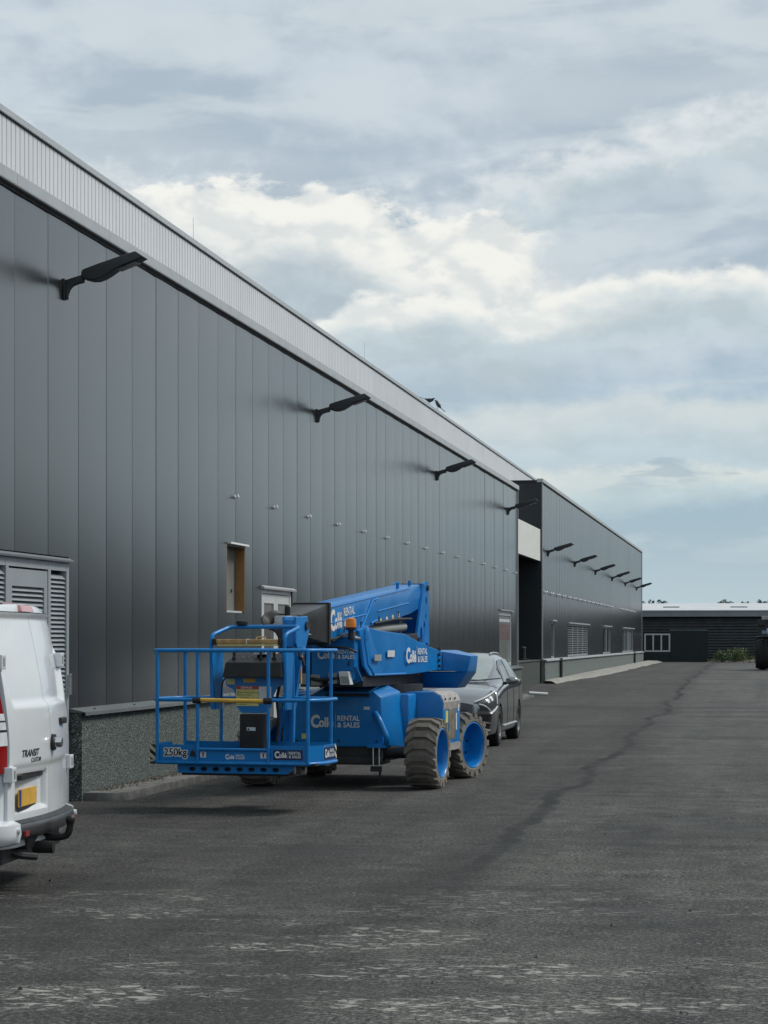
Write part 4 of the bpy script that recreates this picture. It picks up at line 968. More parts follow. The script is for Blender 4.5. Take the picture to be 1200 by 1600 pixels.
# basket
rt = .0185; RZ = 1.59
loop = [(-.87, -4.83), (-.77, -5.03), (.78, -5.03), (.885, -4.83), (.885, -4.36), (.79, -4.21), (-.77, -4.21), (-.87, -4.36)]
def rail(z, gap=False):
    P = [Vector((a, b, z)) for a, b in loop]
    if not gap: return MB().tube(bend(P + [P[0], P[1]], .07)[1:-2], rt, 10, False)
    q = P[2:] + [P[0], P[1]]
    return MB().tube(bend([Vector((.384, -5.03, z))] + q + [Vector((-.345, -5.03, z))], .07), rt, 10)
bas = empty('basket_pivot'); bpy.data.objects.remove(bas)
bfl = MB().box(-.85, .86, -5.0, -4.23, .47, .492).build('basket_floor', 'dark', BL)
rl = MB(); 
def closed_rail(z):
    P = [Vector((a, b, z)) for a, b in loop]; out = []
    for i in range(8):
        a, b, c = P[i - 1], P[i], P[(i + 1) % 8]; p = b + (a - b).normalized() * .06; q = b + (c - b).normalized() * .06
        out += [p * (1 - t) ** 2 + b * 2 * t * (1 - t) + q * t * t for t in (0, .33, .67, 1)]
    return MB().tube(out, rt, 10, True)
closed_rail(RZ).build('top_rail', 'blue_rail', BL, 0, 60)
rail(1.105, True).build('mid_rail', 'blue_rail', BL, 0, 60)
closed_rail(.488).build('bottom_rail', 'blue_rail', BL, 0, 60)
for u in (-.765, -.345, .384, .785):
    MB().tube([(u, -5.03, .49), (u, -5.03, RZ)], .0175, 10).build('post', 'blue_rail', BL, 0, 60)
for u in (-.774, -.384, .378, .778):
    MB().tube([(u, -4.21, .49), (u, -4.21, RZ)], .0175, 10).build('post', 'blue_rail', BL, 0, 60)
gb = MB().tube([(-.33, -5.045, 1.105), (.37, -5.045, 1.095)], .021, 10).build('gate_bar', 'yellow', BL, 0, 60)
for u in (-.345, .384): MB().lathe([(-.04, .030), (.04, .030)], 'x', (u, -5.045, 1.10), 12).build('bar_end', 'black', gb)
def board(a, b, z0, z1, t=.006):
    a = Vector((*a, z0)); b = Vector((*b, z0)); nn = (b - a).cross(Vector((0, 0, 1))).normalized() * t
    return MB().slab([a, b, Vector((*b[:2], z1)), Vector((*a[:2], z1))], nn).build('toe_board', 'blue', BL)
board((-.77, -5.01), (-.36, -5.01), .495, .665); board((-.355, -5.012), (.395, -5.012), .495, .615); board((.40, -5.01), (.775, -5.01), .495, .665)
board((.782, -5.005), (.872, -4.83), .495, .665); board((.872, -4.825), (.872, -4.36), .495, .665); board((-.857, -4.83), (-.772, -5.005), .495, .665)
board((-.857, -4.36), (-.857, -4.825), .495, .665); board((.78, -4.225), (-.76, -4.225), .495, .665)
MB().tube([(-.345, -5.03, .622), (.384, -5.03, .622)], .014, 8).build('step_rail', 'blue_rail', BL)
FB = -5.0165
sw = panel_on(BL, 'sign', 'navy', (.43, FB, .525), XD, UP, .30, .10); logo(sw, (.445, FB - .003, .548), XD, UP, .062)
logo(sw, (-.06, FB - .002, .530), XD, UP, .046)
sg = panel_on(BL, 'sign', 'navy', (.8785, -4.79, .515), YD, UP, .34, .125); logo(sg, (.882, -4.775, .545), YD, UP, .078, .95)
lettering([('250kg', .105, .015, 0, 0, .95)], 'letter_k', BL, (-.70, FB, .555), XD, UP); lettering([('250kg', .105, .10, 0, 0, .95)], 'letter', BL, (-.70, FB, .555), XD, UP, 'lettering_edge', .0015)
MB().prism([(-.43, .55), (-.37, .55), (-.38, .60), (-.393, .60), (-.393, .615), (-.407, .615), (-.407, .60), (-.42, .60)], 'y', FB - .004, FB).build('weight_symbol', 'letter_k', BL)
for u in (-.32, .30):
    pn = panel_on(BL, 'pictogram', 'sticker_w', (u, FB - .002, .54), XD, UP, .06, .055); panel_on(pn, 'mark', 'letter_k', (u + .024, FB - .005, .548), XD, UP, .012, .036); panel_on(pn, 'mark', 'letter_k', (u + .01, FB - .005, .583), XD, UP, .04, .006)
cxd = Vector((.085, -.175, 0)).normalized()
panel_on(BL, 'hazard_sign', 'hazard', (-.868, -4.955, .51), XD, UP, .088, .15, .004)
panel_on(BL, 'hazard_sign', 'hazard', (.8795, -4.43, .515), YD, UP, .06, .14, .004)
bmm = MB().prism([(-.57, .465), (.63, .465), (.61, .42), (.56, .385), (-.57, .385)], 'y', -4.98, -4.93).mesh('under_beam')
cuts = []
for k in range(8):
    c = MB().lathe([(-.2, .026), (.2, .026)], 'y', (0, 0, 0), 14); c.v = [(a * 1.35 - .42 + .123 * k, b - 4.95, d * .85 + .425) for a, b, d in c.v]; cuts.append(c.mesh('c'))
bme = boolean_cut(bmm, cuts); ub = link('under_beam', bme, BL); bme.materials.clear(); bme.materials.append(M['blue'])
MB().box(-.55, .55, -4.92, -4.28, .36, .465).build('under_frame', 'dark', BL)
for u in (.55, .66): MB().lathe([(-.02, .035), (.02, .035)], 'x', (u, -4.75, .41), 12).build('caster', 'steel', BL)
# control console
cs = MB().tube(bend([(-.335, -4.62, 1.0), (-.335, -4.66, 1.74), (-.24, -4.35, 1.825), (.50, -4.35, 1.825), (.43, -4.66, 1.74), (.43, -4.62, 1.0)], .07), .021, 10).build('console_frame', 'blue_rail', BL, 0, 60)
for u in (-.335, .415): MB().prism([(-4.70, 1.60), (-4.36, 1.60), (-4.42, 1.0), (-4.56, 1.0)], 'x', u, u + .02).build('console_side', 'blue', cs)
MB().box(-.27, .375, -4.70, -4.63, 1.652, 1.70).build('hand_pad', 'tan', cs, .012); MB().box(.045, .055, -4.705, -4.625, 1.65, 1.703).build('pad_strap', 'sticker_w', cs)
MB().box(-.26, .37, -4.69, -4.63, 1.635, 1.65).build('pad_edge', 'sticker_y', cs)
for a, b in ((-.315, -.27), (.375, .415)): MB().box(a, b, -4.705, -4.625, 1.645, 1.705).build('pad_end', 'black', cs, .008)
MB().tube(bend([(.12, -4.62, 1.70), (.13, -4.6, 1.722), (.21, -4.6, 1.722), (.22, -4.62, 1.70)], .02), .007, 6).build('pad_handle', 'tan', cs)
bx = MB().hexa([(-.20, -4.72, 1.32), (.42, -4.72, 1.32), (.42, -4.30, 1.32), (-.20, -4.30, 1.32)], [(-.17, -4.70, 1.47), (.41, -4.70, 1.47), (.41, -4.30, 1.56), (-.17, -4.30, 1.56)]).build('control_box', 'black', cs, .012)
MB().box(.06, .18, -4.5, -4.35, 1.55, 1.575).build('display', 'sticker_w', bx)
for u in (-.12, .16, .30): MB().lathe([(0, .022), (.03, .022), (.035, .012), (.08, .016), (.10, .006)], 'z', (u, -4.58, 1.49), 10).build('joystick', 'black', bx, 0, 50)
for u in (-.06, .0, .08, .24, .36): MB().lathe([(0, .012), (.022, .012)], 'z', (u, -4.50, 1.51), 8).build('switch', 'letter_g', bx)
bpn = [(-.21, 1.318), (.42, 1.318), (.42, 1.26), (.32, 1.22), (.27, 1.12), (.25, 1.02), (.19, .965), (-.045, .965), (-.11, 1.04), (-.115, 1.15), (-.14, 1.2), (-.21, 1.24)]
pn = MB().prism(bpn, 'y', -4.56, -4.53).build('console_plate', 'blue', cs)
FZ = -4.5615
panel_on(pn, 'sticker', 'sticker_y', (-.20, FZ, 1.25), XD, UP, .08, .055); panel_on(pn, 'sticker', 'sticker_o', (-.03, FZ, 1.27), XD, UP, .125, .04)
panel_on(pn, 'sticker', 'sticker_y', (-.105, FZ, 1.035), XD, UP, .235, .165); panel_on(pn, 'sticker', 'sticker_r', (-.105, FZ, 1.20), XD, UP, .235, .035)
panel_on(pn, 'sticker', 'sticker_w', (.133, FZ, 1.075), XD, UP, .13, .155)
lettering([('▲ GEVAAR' if False else 'GEVAAR', .032, .02, .05, .008, 1)], 'letter', pn, (-.105, FZ - .003, 1.20), XD, UP)
for q in range(6): panel_on(pn, 'print_line', 'letter_k', (-.095 + .03 * (q % 2), FZ - .003, 1.05 + .023 * q), XD, UP, .10 + .05 * ((q * 7) % 3), .004)
lettering([('T', .04, .02, 0, 0, 1)], 'letter_k', pn, (-.095, FZ - .003, 1.15), XD, UP)
db = MB().box(-.055, .195, -4.60, -4.42, .50, .955).build('foot_switch_box', 'black', cs, .01)
panel_on(db, 'sticker', 'sticker_w', (.02, -4.602, .79), XD, UP, .09, .035)
MB().prism([(.026, .796), (.052, .796), (.039, .82)], 'y', -4.608, -4.6045).build('warning_triangle', 'letter_k', db)
MB().lathe([(1.845, .055), (1.862, .06), (1.885, .055), (1.89, .02)], 'z', (-.11, -4.36, 0), 16).build('alarm', 'black', cs, 0, 40)
MB().tube(bend([(-.20, -4.55, 1.33), (-.25, -4.56, 1.28), (-.265, -4.56, 1.1), (-.25, -4.56, 1.02), (-.24, -4.56, 1.12)], .05), .008, 6).build('lanyard', 'black', cs)
MB().box(-.25, -.232, -4.57, -4.55, 1.01, 1.07).build('lanyard_hook', 'steel', cs)
MB().tube(bend([(.30, -4.4, 1.25), (.26, -4.38, 1.1), (.28, -4.36, .9), (.25, -4.36, .66)], .1), .016, 8).build('hose', 'black', cs)

# ================================================================== WHITE VAN (rear towards the yard)
VN = empty('white_van', (-4.885, 14.47, 0), R(94.9), 'white panel van at the left edge, rear doors towards the yard', 'van')
def yr(x, z):
    ax = abs(x); y = .095 * (ax / .95) ** 2
    if z > 1.0: y += .15 * ((z - 1.0) / .9) ** 1.5
    if ax > .88: y += .07 * ((ax - .88) / .105) ** 2
    return y
VP = [(0, .32), (.80, .32), (.95, .40), (.985, .75), (.985, 1.1), (.958, 1.5), (.905, 1.78), (.79, 1.885), (.45, 1.925), (0, 1.935)]
class Surf3(Surf):
    def __init__(s, st): s.st = [[Vector((p[0], y + (p[2] if len(p) > 2 else 0), p[1])) for p in prof] for y, prof in st]
def vprof(top, wt, hood=None):
    out = []
    for x, z in VP:
        zz = z if z <= 1.1 else 1.1 + (z - 1.1) * (top - 1.1) / (1.935 - 1.1)
        xx = x if z <= 1.1 else x * wt
        out.append((xx, zz))
    return out
inset = [(x * .86, .34 + (z - .32) * .955, yr(x * .86, .34 + (z - .32) * .955) + .006) for x, z in VP]
vs_ = Surf3([(0, inset), (0, [(x, z, yr(x, z) + .012) for x, z in VP]), (.16, [(x * 1.0 + .004 * (x > .5), z, yr(x, z) * .8) for x, z in VP]), (.8, vprof(1.955, 1)), (2.0, vprof(1.97, 1)), (3.0, vprof(1.965, 1)), (3.45, vprof(1.86, .97)), (3.95, vprof(1.42, .95)), (4.2, vprof(1.22, .97)), (4.6, [(x * .97, min(z, 1.04 + .06 * (z > 1.5))) for x, z in vprof(1.12, .93)]), (4.88, [(x * .88, .36 + (z - .32) * .62) for x, z in vprof(1.08, .9)]), (4.97, [(x * .78, .40 + (z - .32) * .45) for x, z in vprof(1.05, .85)])])
me = vs_.body(4, 4).mesh('body')
cuts = [MB().lathe([(-.3, .37), (.3, .37)], 'x', (sx * .98, yy, .35), 32).mesh('c') for sx in (-1, 1) for yy in (.95, 3.88)]
me = boolean_cut(me, cuts); smooth_me(me, 35); me.materials.clear(); me.materials.append(M['vanwhite'])
vb = link('body', me, VN)
mb = vs_.patch(5.9, 7.5, 10, 6.6, 9, 8, .006); m2 = vs_.patch(5.9, 7.5, 10, 6.6, 9, 8, .006, True); mb.add(m2.v, m2.f); mb.build('windscreen', 'screen', VN, 0, 50)
for mr in (False, True): vs_.patch(5.2, 7.0, 10, 4.3, 6.0, 5, .006, mr).build('cab_window', 'vehglass', VN, 0, 50)
def wheel_set(root, xs_, ys_, r, wd, spokes=5, nm='wheel'):
    ty = MB().lathe([(-wd / 2 + .01, r * .66), (-wd / 2, r * .75), (-wd / 2 + .005, r * .93), (-wd / 2 + .03, r), (wd / 2 - .03, r), (wd / 2 - .005, r * .93), (wd / 2, r * .75), (wd / 2 - .01, r * .66)], 'x', (0, 0, 0), 40, False).mesh('tyre', 0, 40)
    rm = MB().lathe([(wd / 2 - .012, r * .68), (wd / 2 - .006, r * .64), (wd / 2 - .03, r * .61), (-.02, r * .58), (-.02, .001)], 'x', (0, 0, 0), 32, False)
    for k in range(spokes * 2):
        t = 2 * math.pi * (k // 2) / spokes + (.16 if k % 2 else -.16); c, s2 = math.cos(t), math.sin(t)
        def P(x, a, b): return (x, a * c - b * s2, a * s2 + b * c)
        a0, a1, w0, w1 = r * .1, r * .63, .03, .02
        rm.hexa([P(.0, a0, -w0), P(.0, a1, -w1), P(.0, a1, w1), P(.0, a0, w0)], [P(wd / 2 - .035, a0, -w0), P(wd / 2 - .018, a1, -w1), P(wd / 2 - .018, a1, w1), P(wd / 2 - .035, a0, w0)])
    rm.lathe([(0, r * .16), (wd / 2 - .02, r * .16), (wd / 2 - .015, r * .1), (wd / 2 - .012, .001)], 'x', (0, 0, 0), 20, False); rm = rm.mesh('rim', 0, 35)
    for x in xs_:
        for y in ys_:
            o = link(nm, ty, root, 'tyre'); o.location = (x, y, r); o.rotation_euler = (.3, 0, 0 if x > 0 else math.pi); link('rim', rm, o, 'alloy')
wheel_set(VN, (-.87, .87), (.95, 3.88), .335, .22)
MB().box(-.8, .8, .1, 4.6, .22, .40).build('underbody', 'black', VN)
def hwid(z):
    pts = VP[1:]
    for (xa, za), (xb, zb) in zip(pts, pts[1:]):
        if za <= z <= zb and zb > za: return xa + (xb - xa) * (z - za) / (zb - za)
    return .9
ss = lambda a, b, x: (lambda t: t * t * (3 - 2 * t))(max(0, min(1, (x - a) / (b - a))))
def door_y(x, z, left):
    f = min(z - 1.265, (.70 + .40 * (z - 1.27) - abs(x)) * .9, (1.85 - z) * 1.2)
    y = yr(x, z) - .030 + .028 * ss(-.022, .022, f)
    y += .014 * ss(.875, .83, z)
    if left:
        g = min(z - .555, .80 - z, x + .70, -.06 - x); y += .040 * ss(-.012, .018, g)
    return y
for sg, nm in ((-1, 'left'), (1, 'right')):
    mb = MB(); nx, nz = 44, 90; vs2 = []
    for j in range(nz + 1):
        z = .50 + (1.872 - .50) * j / nz; he = min(hwid(z) - .055, .83)
        for i in range(nx + 1):
            x = sg * (.0035 + (he - .0035) * i / nx); vs2.append((x, door_y(x, z, sg < 0), z))
    mb.add(vs2, [(j * (nx + 1) + i, j * (nx + 1) + i + 1, (j + 1) * (nx + 1) + i + 1, (j + 1) * (nx + 1) + i) for j in range(nz) for i in range(nx)])
    k = len(mb.v); rim_i = [i for i in range(nx + 1)] + [j * (nx + 1) + nx for j in range(1, nz + 1)] + [nz * (nx + 1) + i for i in range(nx - 1, -1, -1)] + [j * (nx + 1) for j in range(nz - 1, 0, -1)]
    inn = [(mb.v[i][0] * (.995), mb.v[i][1] + .045, mb.v[i][2]) for i in rim_i]; n_ = len(rim_i)
    mb.v += inn; mb.f += [(rim_i[i], rim_i[(i + 1) % n_], k + (i + 1) % n_, k + i) for i in range(n_)]
    d_ = mb.build('rear_door', 'vanwhite', VN, 0, 40)
    for z in (.81, 1.545):
        x0 = sg * .815; y0 = yr(x0, z) - .012
        h = MB().box(x0 - .05, x0 + .055, y0 - .045, y0 + .02, z - .05, z + .05).build('hinge', 'vanwhite', d_, .008)
        MB().box(x0 - .015, x0 + .02, y0 - .049, y0 - .043, z - .025, z + .028).build('hinge_slot', 'letter_g', h)
    if sg > 0:
        MB().box(.30, .47, yr(.38, 1.12) - .055, yr(.38, 1.12) - .015, 1.10, 1.145).build('door_handle', 'black', d_, .01)
        MB().lathe([(-.014, .03), (0, .035)], 'y', (.38, yr(.38, 1.2) - .02, 1.075), 14).build('lock', 'vanwhite', d_)
        MB().lathe([(-.095, .03), (-.085, .036), (-.05, .038), (-.048, .052), (-.02, .055)], 'y', (.055, 0, .985), 20).build('hook_lock', 'chrome', d_, 0, 40)
        MB().lathe([(-.05, .056), (-.015, .06)], 'y', (.035, 0, .985), 20).build('lock_base', 'black', d_, 0, 40)
    else:
        y0 = door_y(-.38, .66, True)
        p = MB().box(-.64, -.12, y0 - .012, y0 - .002, .585, .70).build('number_plate', 'plate', d_, .002); p.rotation_euler = (0, 0, 0)
        MB().box(-.638, -.59, y0 - .0135, y0 - .012, .59, .698).build('plate_band', 'eu', p); MB().box(-.645, -.115, y0 - .011, y0 - .0, .56, .584).build('plate_holder', 'black', p)
        MB().box(-.66, -.08, y0 - .03, y0 - .004, .765, .795).build('plate_lamp_bar', 'black', d_)
        bx_ = -.62
        def curved(t, size, x0, z0):
            key = (t, size); vs3, fs3 = text_bits(t, size, .02, 1.25, .25)
            m3 = bpy.data.meshes.new('lettering'); m3.from_pydata([(x0 + a, door_y(x0 + a, z0 + b, True) - .003, z0 + b) for a, b in vs3], [], fs3); return link('lettering', m3, d_, 'letter_k')
        curved('TRANSIT', .066, -.64, .915); curved('CUSTOM', .040, -.47, .876)
# tail lights wrapped round the corners
for sg in (-1, 1):
    def tl(z0, z1, mat, name, par, off=.016):
        mb = MB(); rows = 10; vs3 = []
        for j in range(rows + 1):
            z = z0 + (z1 - z0) * j / rows; hw = hwid(z); inn = .835 + .03 * ss(1.0, 1.35, z)
            pts = [(inn, yr(inn, z) - off), (.93, yr(.93, z) - off), (hw + .002, yr(hw, z) - off * .9), (hw + off * 1.5, yr(hw, z) + .02), (hw + off * 1.3, yr(hw, z) + .16), (hw - .01, yr(hw, z) + .19)]
            vs3 += [(sg * a, b, z) for a, b in pts]
        mb.add(vs3, [(j * 6 + i, j * 6 + i + 1, (j + 1) * 6 + i + 1, (j + 1) * 6 + i) for j in range(rows) for i in range(5)])
        return mb.build(name, mat, par, 0, 50)
    t0 = tl(.82, 1.56, 'red', 'tail_light', VN)
    tl(1.0, 1.21, 'clearlens', 'clear_lens', t0, .020); tl(1.09, 1.105, 'black', 'lens_line', t0, .0215); tl(1.155, 1.165, 'black', 'lens_line', t0, .0215)
# high brake light and the seam above the doors
MB().hexa([(-.17, yr(0, 1.88) - .018, 1.881), (.17, yr(0, 1.88) - .018, 1.881), (.17, yr(0, 1.9) + .1, 1.881), (-.17, yr(0, 1.9) + .1, 1.881)], [(-.155, yr(0, 1.91) - .006, 1.926), (.155, yr(0, 1.91) - .006, 1.926), (.155, .28, 1.95), (-.155, .28, 1.95)]).build('high_brake_light', 'palered', VN, .01)
MB().add([(x, yr(x, 1.876) - .0 + dyy, z) for x in [-.80 + 1.6 * i / 20 for i in range(21)] for dyy, z in ((-.012, 1.873), (-.012, 1.880))], [(2 * i, 2 * i + 2, 2 * i + 3, 2 * i + 1) for i in range(20)]).build('door_seam', 'black', VN)
# bumper swept round the back
def sweep(path, prof, name, mat, par, bev=0, smooth=50):
    vs3 = []; k = len(prof)
    for i, (x, y) in enumerate(path):
        a = path[max(0, i - 1)]; b = path[min(len(path) - 1, i + 1)]; d = Vector((b[0] - a[0], b[1] - a[1], 0)).normalized(); nn = Vector((d.y, -d.x, 0))
        vs3 += [(x + nn.x * o, y + nn.y * o, z) for o, z in prof]
    fs3 = [(i * k + j, i * k + (j + 1) % k, (i + 1) * k + (j + 1) % k, (i + 1) * k + j) for i in range(len(path) - 1) for j in range(k)]
    fs3 += [tuple(range(k)), tuple(range((len(path) - 1) * k, len(path) * k))]
    return MB().add(vs3, fs3).build(name, mat, par, bev, smooth)
mid = [(x, yr(x, .5) + .005) for x in [-.74 + 1.48 * i / 24 for i in range(25)]]
bprof = [(-.03, .375), (.03, .37), (.070, .39), (.080, .42), (.078, .465), (.068, .48), (.015, .498), (-.03, .50)]
bmp = sweep(mid, bprof, 'rear_bumper', 'flap', VN)
sweep(mid, [(.016, .4995), (.066, .478), (.066, .484), (.016, .5055)], 'step_pad', 'black', bmp)
for sg in (-1, 1):
    c_ = [(-.74, yr(.74, .5) + .005), (-.82, yr(.82, .5) + .01), (-.90, yr(.90, .5) + .012), (-.955, .19), (-.975, .30), (-.98, .5)]
    path = c_[::-1] if sg < 0 else [(-a, b) for a, b in c_]
    cb = sweep(path, [(-.03, .35), (.03, .345), (.07, .365), (.083, .42), (.075, .485), (.015, .51), (-.03, .51)], 'bumper_corner', 'vanwhite', bmp)
    MB().box(sg * .67 - .05, sg * .67 + .05, yr(.67, .5) - .085, yr(.67, .5) - .07, .40, .435).build('reflector', 'red', bmp)
    MB().lathe([(-.095, .018), (-.07, .02)], 'y', (sg * .80, yr(.80, .5) + .005, .445), 14).build('parking_sensor', 'vanwhite', bmp)
tb = MB().tube(bend([(0, .10, .345), (0, -.07, .33), (0, -.15, .345), (0, -.165, .42)], .06), .024, 10).build('tow_bar', 'black', VN, 0, 60)
MB().lathe([(.415, .02), (.43, .025), (.44, .03), (.46, .034), (.48, .028), (.49, .012)], 'z', (0, -.165, 0), 14).build('tow_ball', 'black', tb, 0, 60)
MB().box(-.45, .45, .02, .12, .29, .37).build('tow_beam', 'black', tb, .01)
MB().lathe([(-.10, .042), (.04, .042)], 'y', (-.21, 0, .285), 14).build('trailer_socket', 'black', tb); MB().lathe([(-.11, .014), (-.06, .014)], 'y', (.04, -.0, .33), 10).build('tow_bolt', 'steel', tb)
MB().tube([(-.55, .2, .3), (-.50, .05, .255), (-.42, -.03, .24)], .025, 8).build('exhaust', 'dark', VN)

# ================================================================== DARK GREY CAR
CAR = empty('estate_car', (-5.14, 36.42, 0), math.pi, 'dark grey car facing the camera behind the boom lift', 'car')
CST = [(2.28, [(0, .34), (.55, .34), (.60, .40), (.64, .55), (.62, .66), (.56, .69), (.38, .72), (0, .73)]),
       (2.12, [(0, .20), (.70, .20), (.79, .32), (.83, .55), (.81, .72), (.73, .78), (.5, .83), (0, .85)]),
       (1.80, [(0, .18), (.78, .18), (.88, .30), (.90, .56), (.885, .80), (.80, .87), (.5, .92), (0, .94)]),
       (1.35, [(0, .18), (.78, .18), (.89, .30), (.905, .60), (.885, .86), (.80, .93), (.5, .975), (0, .99)]),
       (.95, [(0, .18), (.78, .18), (.89, .30), (.905, .60), (.89, .91), (.82, .97), (.62, 1.02), (0, 1.045)]),
       (.35, [(0, .18), (.78, .18), (.89, .30), (.905, .60), (.893, .93), (.85, .985), (.665, 1.27), (0, 1.31)]),
       (-.10, [(0, .18), (.78, .18), (.89, .30), (.905, .60), (.895, .94), (.852, 1.0), (.60, 1.425), (0, 1.465)]),
       (-.80, [(0, .18), (.78, .18), (.89, .30), (.905, .60), (.895, .95), (.852, 1.01), (.60, 1.44), (0, 1.485)]),
       (-1.55, [(0, .18), (.78, .18), (.89, .30), (.905, .62), (.893, .97), (.845, 1.03), (.58, 1.405), (0, 1.455)]),
       (-2.10, [(0, .22), (.74, .22), (.86, .34), (.885, .64), (.86, .98), (.79, 1.03), (.54, 1.24), (0, 1.30)]),
       (-2.32, [(0, .36), (.66, .36), (.78, .42), (.82, .64), (.78, .93), (.70, .97), (.5, 1.02), (0, 1.05)])]
cs_ = Surf(CST); me = cs_.body(4, 4).mesh('body')
cuts = [MB().lathe([(-.26, .355), (.26, .355)], 'x', (sx * .86, yy, .335), 32).mesh('c') for sx in (-1, 1) for yy in (1.35, -1.33)]
me = boolean_cut(me, cuts); smooth_me(me, 38); me.materials.clear(); me.materials.append(M['carpaint']); cbd = link('body', me, CAR)
mb = cs_.patch(4.12, 5.92, 14, 6.02, 7, 8, .005); m2 = cs_.patch(4.12, 5.92, 14, 6.02, 7, 8, .005, True); mb.add(m2.v, m2.f); mb.build('windscreen', 'screen', CAR, 0, 60)
for mr in (False, True):
    for a0, a1 in ((4.95, 6.55), (6.68, 7.7), (7.78, 8.6)): cs_.patch(a0, a1, 10, 5.12, 5.80, 5, .006, mr).build('side_window', 'vehglass', CAR, 0, 60)
    sg = -1 if mr else 1
    def sp_(a, b, off=.012):
        p = cs_.at(a, b); n = cs_.nrm(a, b); n = n if n.dot(p - Vector((0, p.y, .5))) > 0 else -n; p = p + n * off; return (sg * p.x, p.y, p.z)
    hl = cs_.patch(.35, 2.4, 12, 3.3, 5.05, 6, .008, mr).build('headlight', 'lamp', CAR, 0, 60)
    MB().tube([sp_(.35 + .1 * i, 5.05 - .02 * i, .014) for i in range(20)], .014, 6).build('light_strip', 'clearlens', hl)
    MB().tube([sp_(.35 + .08 * i, 4.15 - .12 * i * (i < 8) - .9 * (i >= 8) + .0, .014) for i in range(9)], .012, 6).build('light_strip', 'clearlens', hl)
    MB().tube([sp_(2.2 - .03 * i, 5.0 - .19 * i, .014) for i in range(9)], .014, 6).build('light_strip', 'clearlens', hl)
    MB().tube([sp_(1.95 - .12 * i, 3.35 - .05 * i, .012) for i in range(9)], .014, 6).build('light_strip', 'clearlens', hl)
    for a in (.9, 1.3): cs_.patch(a, a + .22, 2, 3.9, 4.6, 3, .012, mr).build('lamp_unit', 'clearlens', hl)
    cs_.patch(.15, 1.25, 8, 1.9, 2.9, 4, .006, mr).build('lower_intake', 'black', CAR, 0, 60)
    MB().tube([sp_(.1 + .12 * i, 2.35, .012) for i in range(10)], .010, 6).build('intake_trim', 'steel', CAR)
    MB().tube([sp_(.05 + .12 * i, 1.75, .010) for i in range(11)], .014, 6).build('bumper_lip', 'letter_g', CAR)
    MB().tube([sp_(4.0 + .2 * i, 2.05, .012) for i in range(17)], .018, 6).build('sill_trim', 'steel', CAR)
    MB().tube([sp_(5.95 + .1 * i, 6.12, .02) for i in range(27)], .018, 6).build('roof_rail', 'steel', CAR)
    MB().tube([sp_(4.75 + .1 * i, 5.06, .008) for i in range(38)], .008, 5).build('window_trim', 'black', CAR)
    mi = MB().lathe([(-.09, .02), (-.07, .06), (0, .075), (.06, .06), (.08, .02)], 'y', (0, 0, 0), 16)
    mi.v = [(a * 1.5 + sg * 1.01, b + .62, c + 1.035) for a, b, c in mi.v]; mi = mi.build('mirror', 'carpaint', CAR, 0, 60)
    MB().tube([(sg * .86, .60, .985), (sg * .95, .61, 1.01)], .025, 8).build('mirror_arm', 'black', mi)
    for a in (6.25, 7.35): p = sp_(a, 4.25, .02); MB().box(p[0] - .012, p[0] + .012, p[1] - .1, p[1] + .1, p[2] - .014, p[2] + .014).build('door_handle', 'steel', CAR, .005)
    for a in (5.05, 6.62, 7.72): MB().tube([sp_(a, 2.0 + .3 * i, .001) for i in range(11)], .004, 4).build('door_gap', 'black', CAR)
cs_.patch(.05, .5, 4, 2.8, 3.6, 3, .006).build('grille', 'black', CAR)
MB().box(-.5, .5, 2.26, 2.31, .44, .60).build('grille', 'black', CAR, .01)
MB().prism([(-.05, .66), (0, .71), (.05, .66), (0, .61)], 'y', 2.285, 2.30).build('badge', 'chrome', CAR)
MB().box(-.26, .26, 2.30, 2.312, .36, .46).build('number_plate', 'plate', CAR)
MB().box(-.75, .75, -2.1, 2.1, .16, .3).build('underbody', 'black', CAR)
wheel_set(CAR, (-.795, .795), (1.35, -1.33), .33, .215)
for k in (-1, 1): MB().tube([(k * .3, 1.02, 1.03), (k * .3 - .55, .85, 1.075)], .009, 5).build('wiper', 'black', CAR)

# ================================================================== TRACTOR at the right edge
TR = empty('tractor', (.85, 100.2, gz(100)), R(2), 'blue tractor with big lugged black tyre cut by the right edge of the picture', 'tractor')
def agri_tyre(r, wd):
    mb = MB().lathe([(-wd * .38, r * .52), (-wd / 2, r * .7), (-wd / 2, r * .80), (-wd * .44, r * .87), (-wd * .28, r * .935), (wd * .28, r * .935), (wd * .44, r * .87), (wd / 2, r * .80), (wd / 2, r * .7), (wd * .38, r * .52)], 'x', (0, 0, 0), 40, False)
    n = 18
    for k in range(n):
        for sg in (-1, 1):
            t0 = 2 * math.pi * (k + (.5 if sg > 0 else 0)) / n
            def P(x, t, rr): return (sg * x, rr * math.cos(t), rr * math.sin(t))
            hw = .05
            q = [(0.0, 0), (wd / 2, .28)]
            b = [P(q[0][0], t0 - hw, r * .9), P(q[1][0], t0 + .28 - hw, r * .76), P(q[1][0], t0 + .28 + hw, r * .76), P(q[0][0], t0 + hw, r * .9)]
            t = [P(q[0][0], t0 - hw, r), P(q[1][0], t0 + .28 - hw, r * .87), P(q[1][0], t0 + .28 + hw, r * .87), P(q[0][0], t0 + hw, r)]
            mb.hexa(b, t) if sg > 0 else mb.hexa(b[::-1], t[::-1])
    return mb.mesh('tyre')
at1, at2 = agri_tyre(.73, .62), agri_tyre(.52, .42)
arim = MB().lathe([(.2, .40), (.15, .36), (.02, .32), (.0, .001)], 'x', (0, 0, 0), 28, False).mesh('rim', 0, 40)
